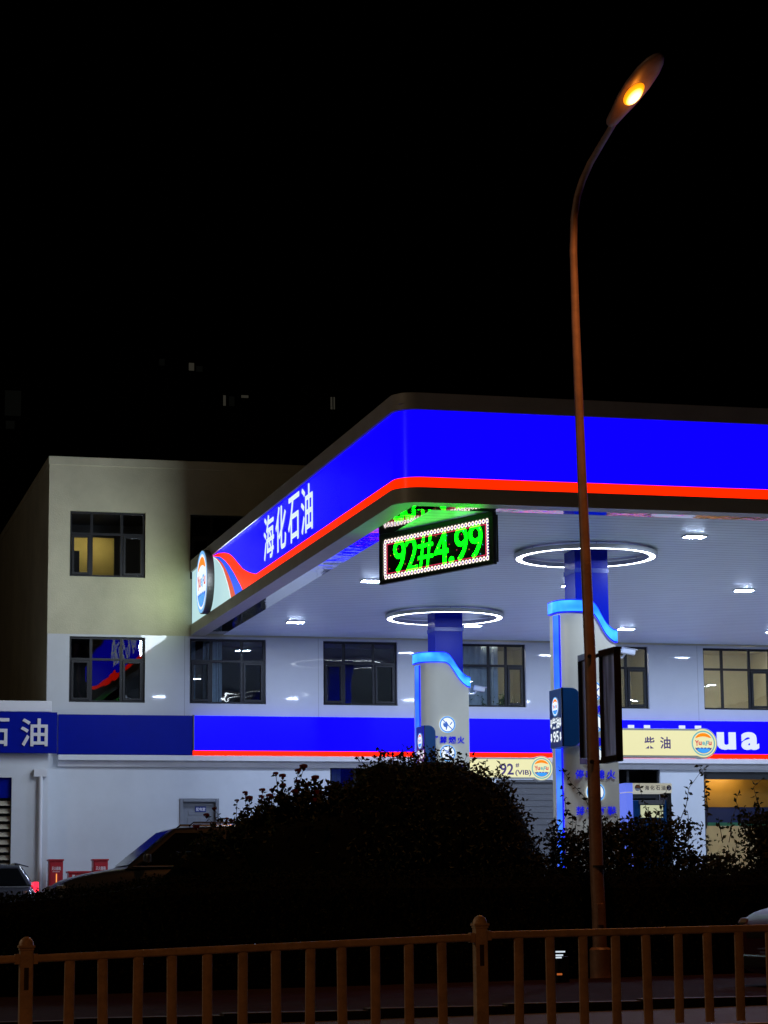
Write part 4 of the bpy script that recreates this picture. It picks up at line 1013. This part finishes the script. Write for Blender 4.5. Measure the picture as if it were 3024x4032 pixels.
banner_box((ti, to, (to.x, to.y, bo2.z), (ti.x, ti.y, bo2.z)), .09, 'narrow dark advertising box on the left of the lamp pole')

# ------------------------------------------------------------------ fence in the foreground
YN = 15.5
fx = [-1.44+.02, 1.62, 4.66, 7.72, 10.8]
ft = {0: 1.10, 1: 1.195, 2: 1.300, 3: 1.345, 4: 1.39}          # rail top at each post
fn = empty('guard_fence', (3, YN, .4), 'orange lit metal guard fence with flat balusters along the pavement', 'fence'); fo_ = fn.location
for i, x in enumerate(fx):
    zt = ft[i]+.115; zg = gz(x, YN)+.05
    s = MB(fo_); s.box(x-.0425, x+.0425, YN-.0425, YN+.0425, zg, zt-.07); po_ = s.build('post', M['fence_paint'], fn, bevel=.006)
    s = MB(fo_); s.box(x-.046, x+.046, YN-.046, YN+.046, zt-.085, zt-.072); s.box(x-.052, x+.052, YN-.052, YN+.052, zt-.07, zt-.055)
    s.lathe((x, YN, 0), [(.05, zt-.055), (.046, zt-.035), (.034, zt-.015), (.015, zt-.003), (.001, zt)], 16); s.build('post_cap', M['fence_paint'], po_, smooth=True)
    s = MB(fo_); s.box(x-.016, x+.014, YN-.0445, YN-.043, ft[i]-.22, ft[i]-.08); s.build('rust_patch', mat('rust_dark', (.05, .03, .02), .9, 0, .4, 20), po_)
for i in range(len(fx)-1):
    a, b = fx[i]+.043, fx[i+1]-.043; za, zb = ft[i], ft[i+1]
    if i == 1: za, zb = 1.195, 1.292
    if i == 2: za, zb = 1.305, 1.34
    for dz_, hh in ((0, .05), (-.665, .045)):
        s = MB(fo_); s.obox((a, YN-.02, za+dz_-hh), (b-a, 0, zb-za), (0, 0, hh), (0, .04, 0)); s.build('rail', M['fence_paint'], fn, bevel=.012, seg=3)
    s = MB(fo_)
    for (x, z) in ((a, za), (b-.03, zb)): s.box(x, x+.03, YN-.027, YN+.027, z-.058, z+.006)
    s.build('rail_socket', M['fence_paint'], fn)
    for k in range(12):
        t = (k+1.0)/13*(1.0)+(.0); x = a+(b-a)*((k+1)/13)+.006*math.sin(k*7.3+i*2.1); z1_ = za+(zb-za)*((k+1)/13)-.048; z0_ = z1_-.60
        s = MB(fo_); P = [(x+.034*math.cos(2*math.pi*q/12), YN+.017*math.sin(2*math.pi*q/12), z0_) for q in range(12)]; s.prism(P, (.006*math.sin(k*3.7+i), .004*math.sin(k*5.1), z1_-z0_)); s.build('baluster', M['fence_paint'], fn, smooth=True)

# ------------------------------------------------------------------ vehicles (local frame: nose towards -X, wheels on z = 0)
def vehicle(name, loc, rz, label, L, W, hood, cowl, roof, shapes, paint, suv=False, group=None):
    """shapes: dict of x-stations for hood front, windscreen base/top, roof rear, rear glass base"""
    p = empty(name, loc, label, 'car', group, rz)
    hw = W/2; nose, wb, wt, rr_, rb, tail = shapes['nose'], shapes['wb'], shapes['wt'], shapes['rr'], shapes['rb'], shapes['tail']
    zb_ = .24 if suv else .18; tailz = shapes.get('tz', cowl+.02)
    st = [(nose, zb_+.12, hood-.28, .80), (nose+.08, zb_, hood-.10, .90), (nose+.35, zb_, hood, .965), (wb, zb_, cowl, 1.0), ((wt+rr_)/2, zb_, cowl+.03, 1.0), (rb, zb_, tailz, 1.0), (tail-.25, zb_, tailz-.02, .97), (tail-.06, zb_+.05, tailz-.12, .93), (tail, zb_+.12, tailz-.35, .86)]
    def section(x, z0, z1, k):
        w_ = hw*k; h = z1-z0
        half = [(w_*.86, z0), (w_*.97, z0+h*.14), (w_, z0+h*.45), (w_*.985, z0+h*.75), (w_*.93, z1-.02), (w_*.80, z1+.012), (w_*.4, z1+.03)]
        return [(x, y, z) for y, z in half]+[(x, -y, z) for y, z in half[::-1]]
    s = MB(); S_ = [section(*a) for a in st]; n = len(S_[0])
    s.add([v for q in S_ for v in q], [(i*n+k, i*n+(k+1) % n, (i+1)*n+(k+1) % n, (i+1)*n+k) for i in range(len(S_)-1) for k in range(n)]+[tuple(range(n)), tuple(range((len(S_)-1)*n, len(S_)*n))[::-1]])
    body = s.build('body', paint, p, smooth=True, angle=50)
    ss = body.modifiers.new('smooth', 'SUBSURF'); ss.levels = 1; ss.render_levels = 2
    # greenhouse
    g0 = hw*.93; g1 = hw*.74; zr = roof
    bot = [(wb, cowl-.03), (rb, tailz-.03)]; topx = [(wt, zr-.04), ((wt*.6+rr_*.4), zr), (rr_, zr-.05)]
    prof = [(wb, cowl-.03)]+topx+[(rb, tailz-.03)]
    def wid(z): t = max(0, min(1, (z-cowl)/(zr-cowl))); return g0+(g1-g0)*t
    s = MB(); nP = len(prof)
    s.add([(x, wid(z), z) for x, z in prof]+[(x, -wid(z), z) for x, z in prof], [tuple(range(nP)), tuple(range(nP, 2*nP))[::-1]]+[(i, nP+i, nP+i+1, i+1) for i in range(nP-1)])
    s.build('cabin', paint, p, smooth=True, bevel=.05, seg=4)
    # glass
    def sidept(x, z, sg): return (x, sg*(wid(z)+.012), z)
    zg0 = cowl+.03; zg1 = zr-.12
    def lerp(a, b, t): return a+(b-a)*t
    def ax1(z): return lerp(wb, wt, (z-cowl+.03)/(zr-cowl))
    def cx1(z): return lerp(rb, rr_, max(0, (z-tailz+.03)/(zr-.05-tailz+.03)))
    mids = shapes['pillars']
    for sg in (1, -1):
        xs0 = [ax1(zg0)+.14]+mids+[cx1(zg0)-.12]; xs1 = [ax1(zg1)+.12]+mids+[cx1(zg1)-.10]
        for i in range(len(xs0)-1):
            a0 = xs0[i]+(.03 if i else 0); b0 = xs0[i+1]-(.03 if i < len(xs0)-2 else 0); a1 = xs1[i]+(.03 if i else 0); b1 = xs1[i+1]-(.03 if i < len(xs0)-2 else 0)
            if b1-a1 < .05: b1 = a1+.05
            s = MB(); s.add([sidept(a0, zg0, sg), sidept(b0, zg0, sg), sidept(b1, zg1, sg), sidept(a1, zg1, sg)], [(0, 1, 2, 3)]); s.build('side_window', M['car_glass'], p)
        s = MB(); P = [sidept(xs0[0]-.1, zg0-.02, sg), sidept(xs0[-1]+.05, zg0-.02, sg)]; s.tube(P, .012, 6); s.build('window_trim', M['chrome'], p)
        s = MB(); mx = ax1(zg0)+.25; s.lathe((0, 0, 0), [(.01, -.06), (.08, -.05), (.095, 0), (.08, .07), (.01, .08)], 12); o = s.build('mirror', paint, p, smooth=True); o.location = (mx, sg*(g0+.16), zg0+.09); o.scale = (.75, 1.25, 1)
        s = MB(); s.obox((mx-.02, sg*(g0-.03), zg0+.02), (.05, 0, 0), (0, sg*.14, .03), (0, 0, .03)); s.build('mirror_arm', M['black'], p)
        for wx in (shapes['fw'], shapes['rw']):
            rw = .36 if suv else .32
            s = MB(); s.tube([(wx, sg*(hw-.20), rw), (wx, sg*(hw-.18), rw), (wx, sg*(hw+.0), rw), (wx, sg*(hw+.02), rw)], [rw*.92, rw, rw, rw*.92], 28); wo = s.build('wheel', M['tyre'], p, smooth=True)
            s = MB(); s.tube([(wx, sg*(hw+.0), rw), (wx, sg*(hw+.026), rw)], rw*.66, 24)
            s.build('rim', M['rim'], wo, smooth=True)
            s = MB(); N = 20; P = [(wx+(rw+.05)*math.cos(math.pi*k/N), sg*(hw*.985), rw+(rw+.05)*math.sin(math.pi*k/N)) for k in range(N+1)]; s.tube(P, .035, 8); s.build('wheel_arch', M['black'], p, smooth=True)
        s = MB(); s.lathe((0, 0, 0), [(.01, -.07), (.13, -.05), (.15, 0), (.12, .05), (.01, .07)], 14); o = s.build('headlight', M['head_lens'], p, smooth=True); o.location = (nose+.18, sg*hw*.72, hood-.17); o.scale = (1.2, 1.1, 1)
        s = MB(); s.box(tail-.16, tail-.045, sg*hw*.90 if sg < 0 else hw*.62, -hw*.62 if sg < 0 else hw*.90, tailz-.20, tailz+.03); s.build('tail_lamp', M[shapes.get('tail_m', 'red_paint')], p, bevel=.02)
        s = MB(); s.box(mids[0]+.1, mids[0]+.28, sg*(hw*1.0)-.012, sg*(hw*1.0)+.012, cowl-.20, cowl-.165); s.build('door_handle', M['chrome'], p, bevel=.006)
        if suv:
            s = MB(); s.tube([(wt+.25, sg*g1*.93, zr-.02), (wt+.32, sg*g1*.93, zr+.045), (rr_-.25, sg*g1*.93, zr+.045), (rr_-.15, sg*g1*.93, zr-.01)], .018, 8); s.build('roof_rail', M['chrome'], p, smooth=True)
    e = .012
    def scr(za, zb2, f, w0, w1, nm):
        nx = -1 if nm == 'windscreen' else 1
        s = MB(); s.add([(f(za)+nx*e, wid(za)-w0, za+e), (f(za)+nx*e, -wid(za)+w0, za+e), (f(zb2)+nx*e, -wid(zb2)+w1, zb2+e), (f(zb2)+nx*e, wid(zb2)-w1, zb2+e)], [(0, 1, 2, 3)]); s.build(nm, M['car_glass'], p)
    scr(cowl+.02, zr-.09, ax1, .07, .07, 'windscreen'); scr(tailz+.02, zr-.12, cx1, .08, .08, 'rear_window')
    s = MB(); s.box(nose-.01, nose+.05, -hw*.45, hw*.45, hood-.36, hood-.20); s.build('grille', M['black'], p, bevel=.01)
    s = MB(); s.box(nose-.05, nose+.10, -hw*.78, hw*.78, zb_+.10, zb_+.26); s.build('bumper', M['black'], p, bevel=.04, seg=3)
    if shapes.get('spoiler'):
        s = MB(); s.prism([(rr_-.10, -g1*.92, zr-.03), (rr_+.20, -g1*.88, zr-.10), (rr_+.20, -g1*.88, zr-.075), (rr_-.10, -g1*.92, zr+.005)], (0, g1*1.8, 0)); s.build('spoiler', paint, p, bevel=.01)
    return p
# silver suv: nose at X 4.46
sx = 4.42; gsuv = gz(6.5, 38.6)
vehicle('parked_suv', (sx, 38.9, gsuv), 0, 'dark silver suv with roof rails parked nose left behind the hedge', 4.65, 1.88, .97, 1.14, 1.80,
        dict(nose=0, wb=1.12, wt=1.93, rr=4.0, rb=4.45, tail=4.65, pillars=[2.75, 3.65], fw=.88, rw=3.62, tz=1.2), M['car_silver'], True)
gh = gz(4, 53)+.03
vehicle('parked_hatchback', (1.55, 53.9, gh), 0, 'dark grey hatchback with red tail lamp at the left picture edge', 4.3, 1.8, .92, 1.00, 1.53,
        dict(nose=0, wb=1.05, wt=1.85, rr=3.85, rb=4.12, tail=4.3, pillars=[2.55, 3.35], fw=.8, rw=3.45, tz=1.08, spoiler=True, tail_m='tail_lit'), M['car_grey'])
vehicle('parked_hatchback', (11.62, 26.9, road_z(12)), 0, 'maroon car cut by the right picture edge beyond the fence', 4.5, 1.85, .99, 1.09, 1.62,
        dict(nose=0, wb=1.1, wt=1.9, rr=3.9, rb=4.3, tail=4.5, pillars=[2.6, 3.5], fw=.85, rw=3.55, tz=1.15), M['car_red'])

# ------------------------------------------------------------------ planting
def core_blob(mb, c, rx, ry, rz, seed, zmin, amp=.12, nu=28, nv=16):
    c = Vector(c); vs = []
    for j in range(nv+1):
        th = math.pi*j/nv
        for i in range(nu):
            a = 2*math.pi*i/nu; d = Vector((math.sin(th)*math.cos(a), math.sin(th)*math.sin(a), math.cos(th)))
            k = 1+amp*noise.noise(d*2.2+Vector((seed, 0, 0)))
            q = c+Vector((d.x*rx, d.y*ry, d.z*rz))*k; q.z = max(q.z, zmin); vs.append(q)
    mb.add(vs, [(j*nu+i, (j+1)*nu+i, (j+1)*nu+(i+1) % nu, j*nu+(i+1) % nu) for j in range(nv) for i in range(nu)])
def blob_leaves(mb, c, rx, ry, rz, seed, count, zmin, amp=.12, l=(.05, .10), spread=.06, rnd=None):
    c = Vector(c)
    for i in range(count):
        z = rnd.uniform(-.35, 1); a = rnd.uniform(0, 2*math.pi); h = math.sqrt(max(0, 1-z*z)); d = Vector((h*math.cos(a), h*math.sin(a), z))
        k = (1+amp*noise.noise(d*2.2+Vector((seed, 0, 0))))*(1+rnd.gauss(.0, spread)+.17*max(0, noise.noise(d*5+Vector((0, seed, 0))))-.05)
        q = c+Vector((d.x*rx, d.y*ry, d.z*rz))*k
        if q.z < zmin: continue
        ll = rnd.uniform(*l); leaf_quad(mb, q, ll, ll*.5, rnd, .1)
def shoot(mbs, mbl, pts, rnd, r=.008, step=.07, l=(.06, .1), dens=2):
    """a stem along pts with leaves in alternating tufts"""
    pts = [Vector(p) for p in pts]; P = []
    for a, b in zip(pts[:-1], pts[1:]):
        n = max(1, int((b-a).length/.12))
        for k in range(n): P.append(a+(b-a)*(k/n)+Vector((rnd.gauss(0, .008), rnd.gauss(0, .008), rnd.gauss(0, .006))))
    P.append(pts[-1]); n = len(P)
    mbs.tube(P, [r*(1-.7*i/n) for i in range(n)], 5)
    for i in range(1, n):
        for k in range(dens):
            q = P[i-1]+(P[i]-P[i-1])*rnd.random(); ll = rnd.uniform(*l); d = Vector((rnd.gauss(0, 1), rnd.gauss(0, .7), rnd.gauss(.1, .7)))
            leaf_quad(mbl, q, ll, ll*.58, rnd, d=d)

# long low clipped hedge
rnd = random.Random(11)
YH = 32.55
def hz_top(x): return 1.62+.29*max(0, min(1, (x-3.4)/2.6))+.05*noise.noise(Vector((x*.9, 3, 0)))
hg = empty('clipped_hedge', (9, YH, .4), 'long low dark clipped hedge running along the whole roadside', 'hedge'); ho = hg.location
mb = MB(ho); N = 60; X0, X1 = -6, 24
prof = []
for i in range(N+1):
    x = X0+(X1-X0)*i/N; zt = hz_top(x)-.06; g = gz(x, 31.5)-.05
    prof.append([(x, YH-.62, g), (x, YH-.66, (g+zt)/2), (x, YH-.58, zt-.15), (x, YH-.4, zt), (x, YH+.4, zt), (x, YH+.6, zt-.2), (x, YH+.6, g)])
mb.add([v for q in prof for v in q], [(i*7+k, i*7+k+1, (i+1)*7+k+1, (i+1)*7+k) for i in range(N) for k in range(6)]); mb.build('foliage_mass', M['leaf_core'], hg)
mb = MB(ho)
for i in range(15000):
    x = rnd.uniform(1.5, 15.5); zt = hz_top(x)
    if rnd.random() < .62: c = Vector((x, YH+rnd.uniform(-.6, .5), zt+rnd.gauss(-.02, .035)))
    else: c = Vector((x, YH-.66+rnd.gauss(0, .035), rnd.uniform(.6, zt)))
    leaf_quad(mb, c, rnd.uniform(.04, .075), .032, rnd, .35)
mb.build('leaves', M['leaf_dark'], hg)

# big rounded bush
YM = 33.3
rnd = random.Random(21)
rb = empty('round_bush', (9.2, YM, .6), 'big dark rounded bush hiding the foot of the far column', 'bush'); ro = rb.location
lobes = [((9.35, YM, 2.15), 1.30, 1.1, 1.47, 1.0), ((8.75, YM-.05, 2.2), 1.0, .9, 1.40, 4.0), ((9.85, YM+.05, 2.08), .98, .9, 1.40, 7.0), ((8.1, YM, 1.75), .85, .8, 1.15, 9.0), ((10.2, YM, 1.55), .74, .7, .95, 12.0)]
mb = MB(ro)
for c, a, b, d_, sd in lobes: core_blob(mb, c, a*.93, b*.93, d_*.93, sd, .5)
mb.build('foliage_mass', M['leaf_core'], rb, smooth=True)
mb = MB(ro)
for (c, a, b, d_, sd), cnt in zip(lobes, (4200, 2800, 2800, 2000, 1800)): blob_leaves(mb, c, a, b, d_, sd, cnt, .9, l=(.05, .10), spread=.045, rnd=rnd)
ms = MB(ro)
for i in range(110):
    c, a, b, d_, sd = rnd.choice(lobes); an = rnd.uniform(-.25, math.pi+.25); q = Vector((c[0]+a*.95*math.cos(an), c[1]+rnd.uniform(-.3, .3), c[2]+d_*.95*math.sin(an)))
    dv = Vector((math.cos(an), rnd.gauss(0, .2), math.sin(an)*.8+.15))*rnd.choice((.08, .12, .16, .24, .34)); shoot(ms, mb, [q, q+dv*.6, q+dv+Vector((0, 0, -.03))], rnd, .005, l=(.05, .09), dens=2)
mb.build('leaves', M['leaf'], rb); ms.build('twigs', M['stem'], rb)

# rose bush with dark red blooms
YR = 33.0
rnd = random.Random(31)
rs = empty('rose_bush', (6.8, YR, .6), 'loose rose bush with dark red blooms above the parked suv', 'bush'); ro = rs.location
ml = MB(ro); ms = MB(ro)
core = MB(ro)
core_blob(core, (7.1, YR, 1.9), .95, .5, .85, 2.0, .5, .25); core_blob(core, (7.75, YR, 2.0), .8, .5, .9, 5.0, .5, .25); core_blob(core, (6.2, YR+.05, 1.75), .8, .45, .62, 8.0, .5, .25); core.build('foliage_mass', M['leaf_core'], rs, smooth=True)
def bloom(c, r):
    b = MB(ro); c = Vector(c)
    for k in range(26):
        t = k/26; a = k*2.4; el = 1.35-1.25*t; d = Vector((math.cos(a)*math.cos(el), math.sin(a)*math.cos(el), math.sin(el)*.8)); s_ = d.cross(Vector((0, 0, 1))).normalized(); up = s_.cross(d).normalized()
        rr_ = r*(.35+.75*t); q = c+d*rr_*.55; w_ = r*.55
        b.add([q-s_*w_*.5-up*w_*.2, q+s_*w_*.5-up*w_*.2, q+s_*w_*.62+up*w_*.55+d*w_*.25, q+up*w_*.75+d*w_*.35, q-s_*w_*.62+up*w_*.55+d*w_*.25], [(0, 1, 2, 3, 4)])
    b.add([c+Vector((r*.35*math.cos(i*1.05), r*.35*math.sin(i*1.05), -r*.2)) for i in range(6)]+[c+Vector((0, 0, -r*.6)), c+Vector((0, 0, r*.3))], [(i, (i+1) % 6, 6) for i in range(6)]+[(i, (i+1) % 6, 7) for i in range(6)])
    b.build('bloom', M['rose'], rs)
z6 = lambda a, b: (700+a/1.8433, 2800+b/1.8433)
bl = [(915, 412, .085), (875, 440, .07), (762, 478, .075), (712, 460, .06), (1000, 492, .085), (520, 640, .08), (490, 598, .055), (615, 580, .065), (610, 630, .06), (668, 622, .075), (688, 580, .065), (430, 655, .05), (765, 545, .07), (940, 545, .08), (850, 590, .07), (1000, 600, .085), (745, 600, .065), (985, 655, .08), (355, 788, .05), (395, 800, .045), (210, 762, .065), (266, 714, .05), (135, 848, .07), (870, 520, .07)]
for a, b, r in bl:
    q = onY(*z6(a, b), YR-.2+rnd.uniform(-.15, .25)); bloom(q, r)
    base = Vector((q.x+rnd.uniform(-.12, .3) if a > 420 else q.x+rnd.uniform(.25, .6), YR, max(1.2, q.z-rnd.uniform(.5, .9))))
    if a > 300: shoot(ms, ml, [base, (base+q)/2+Vector((rnd.gauss(0, .04), 0, .03)), q], rnd, .008, l=(.05, .085), dens=5)
    else: shoot(ms, ml, [Vector((q.x+.5, YR, 2.0)), Vector((q.x+.2, YR, q.z-.25)), q], rnd, .008, l=(.05, .085), dens=4)
for i in range(150):
    x = rnd.uniform(5.75, 8.2); top = 2.42+.82*max(0, min(1, (x-5.9)/1.3)) - .12*abs(rnd.gauss(0, 1)); b = Vector((x+rnd.gauss(0, .1), YR+rnd.uniform(-.3, .3), 1.7)); t = Vector((x+rnd.gauss(0, .12), YR+rnd.uniform(-.3, .3), top)); shoot(ms, ml, [b, (b+t)/2, t], rnd, .008, l=(.06, .10), dens=6)
for i in range(1500):
    x = rnd.gauss(7.15, .48); z = 2.2+.85*rnd.random()**1.3*max(0, min(1, (x-5.7)/1.2)); leaf_quad(ml, (x, YR+rnd.gauss(0, .22), z), rnd.uniform(.06, .11), .055, rnd, .2)
ml.build('leaves', M['leaf'], rs); ms.build('stems', M['stem'], rs)

# shrubs right of the round bush, each its own plant
def stemmy_shrub(label, spec, seed, shoots=(), fill=900):
    """spec: x centre, half width, top z, dense top z"""
    rnd = random.Random(seed); x, hw_, zt, zd = spec; Y = 33.6+rnd.uniform(-.2, .3)
    p = empty('leafy_shrub', (x, Y, .7), label, 'shrub', 'leafy shrubs behind the hedge on the right'); o = p.location
    ml = MB(o); ms = MB(o)
    for i in range(int(13*hw_/.5)):
        bx = x+rnd.gauss(0, hw_*.35); tx = x+rnd.uniform(-hw_, hw_); e = abs(tx-x)/hw_; z = zd+(zt-zd)*rnd.random()*(1-.5*e); by = Y+rnd.uniform(-.25, .25)
        shoot(ms, ml, [(bx, by, .9), (bx*.5+tx*.5, by+rnd.gauss(0, .08), (z+.9)/2), (tx, by+rnd.gauss(0, .12), z)], rnd, .011, l=(.055, .10), dens=5)
    for i in range(int(fill*2.2)):
        q = Vector((x+rnd.gauss(0, hw_*.5), Y+rnd.gauss(0, .22), 1.3+(zd-1.3)*rnd.random()**1.0)); leaf_quad(ml, q, rnd.uniform(.05, .1), .05, rnd, .2)
    for pts in shoots:
        W = [onY(a*V_, b*V_, Y-.1) for a, b in pts]; shoot(ms, ml, W, rnd, .007, l=(.06, .10), dens=3)
    ml.build('leaves', M['leaf'], p); ms.build('stems', M['stem'], p)
stemmy_shrub('low shrub filling the gap between round bush and lamp pole', (10.95, .38, 2.45, 2.15), 1, [((1195, 1800), (1225, 1760), (1215, 1700)), ((1290, 1775), (1262, 1722), (1235, 1692), (1205, 1655)), ((1300, 1800), (1280, 1745), (1265, 1722))], 700)
stemmy_shrub('shrub just right of the lamp pole with twigs before the near column', (11.75, .55, 2.86, 2.5), 2, [((1440, 1800), (1400, 1758), (1385, 1715), (1380, 1690)), ((1345, 1800), (1350, 1765))], 1100)
stemmy_shrub('dense shrub in front of the fuel pump', (12.35, .5, 2.92, 2.62), 3, [((1425, 1790), (1432, 1740), (1440, 1705))], 1300)
stemmy_shrub('loose shrub with long arching shoots left of the shop window', (13.0, .5, 3.0, 2.68), 4, [((1465, 1790), (1480, 1740), (1490, 1700), (1515, 1665), (1530, 1655)), ((1525, 1790), (1527, 1720), (1520, 1668), (1510, 1652)), ((1528, 1755), (1522, 1710), (1525, 1660))], 900)
stemmy_shrub('low open shrub in front of the shop window', (13.75, .5, 2.50, 2.15), 5, [((1575, 1820), (1580, 1770), (1592, 1742)), ((1560, 1820), (1552, 1765)), ((1612, 1820), (1606, 1770))], 800)
stemmy_shrub('tall upright shrub at the right picture edge', (14.72, .36, 3.2, 2.8), 6, [((1655, 1780), (1640, 1740), (1628, 1700), (1650, 1680)), ((1610, 1790), (1590, 1730), (1598, 1705))], 1300)
stemmy_shrub('shrub beyond the right picture edge', (15.6, .55, 3.0, 2.7), 7, (), 900)

# ------------------------------------------------------------------ made-up stand with glowing strips for a glint low behind the fence
q = onY(2206, 3748, 30.2)
p = empty('glint_stand', (q.x, 30.25, gz(q.x, 30)), 'made-up low stand with strips glowing as a white glint beyond the fence', 'marker'); o = p.location
s = MB(o); s.box(q.x-.05, q.x+.12, 30.2, 30.32, gz(q.x, 30), q.z-.06); s.build('stand', M['black'], p, bevel=.01)
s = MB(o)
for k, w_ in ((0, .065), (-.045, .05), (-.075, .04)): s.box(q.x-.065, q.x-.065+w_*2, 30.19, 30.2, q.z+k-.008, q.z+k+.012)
s.build('glint_strip', emit('glint_white', (.75, .85, .95), .9, False), p)
q2 = onY(2204, 3836, 30.2); s = MB(o); s.box(q2.x-.04, q2.x+.03, 30.188, 30.198, q2.z-.012, q2.z+.012); s.build('orange_glint', emit('glint_orange', (.6, .14, .03), .7, False), p)  # glowing patch stands for the orange reflection under the glint

# ------------------------------------------------------------------ far apartment blocks on the dark hillside
def far_block(x0, x1, y, z1, wins, label, dep=14):
    p = empty('apartment_block', ((x0+x1)/2, y, 0), label, 'building', 'far dark apartment blocks'); o = p.location
    s = MB(o); s.box(x0, x1, y, y+dep, -1, z1); s.build('wall', M['far_wall'], p)
    s = MB(o); s.box(x0-.3, x1+.3, y-.3, y+dep+.3, z1, z1+.6); s.build('roof', M['far_wall'], p)
    for (a, b, c, d_, m_) in wins:
        q0 = onY(a, d_, y-.06); q1 = onY(b, c, y-.06); f = MB(o); f.box(q0.x, q1.x, y-.05, y+.03, q0.z, q1.z); fo = f.build('window', M['far_dark'], p)
        g = MB(o); mdl = (q1.x-q0.x)*.06
        g.quad((q0.x+mdl, y-.056, q0.z+mdl), (q1.x-mdl, y-.056, q0.z+mdl), (q1.x-mdl, y-.056, q1.z-mdl), (q0.x+mdl, y-.056, q1.z-mdl)); g.build('pane', M[m_], fo)
YD = 230
def fx_(px, Y): return onY(px, 1600, Y).x
far_block(fx_(-120, YD), fx_(110, YD), YD, onY(60, 1480, YD).z, [(14, 88, 1535, 1640, 'far_dim'), (20, 60, 1655, 1690, 'far_dim')], 'dark apartment block with one dim window at the left picture edge')
far_block(fx_(590, YD), fx_(860, YD), YD+25, onY(700, 1395, YD+25).z, [(742, 766, 1428, 1460, 'far_lit'), (625, 650, 1412, 1440, 'far_dim'), (770, 800, 1440, 1465, 'far_dim')], 'highest dark apartment block with two lit windows against the sky')
far_block(fx_(865, YD), fx_(1040, YD), YD, onY(950, 1535, YD).z, [(878, 890, 1556, 1598, 'far_lit'), (948, 980, 1555, 1568, 'far_lit'), (900, 925, 1560, 1600, 'far_dim')], 'dark apartment block with lit windows left of the canopy roof')
far_block(fx_(1220, YD), fx_(1420, YD), YD+5, onY(1300, 1540, YD+5).z, [(1301, 1309, 1563, 1600, 'far_lit'), (1313, 1319, 1563, 1612, 'far_lit'), (1301, 1310, 1600, 1612, 'far_lit')], 'dark apartment block with one narrow lit window above the canopy edge')
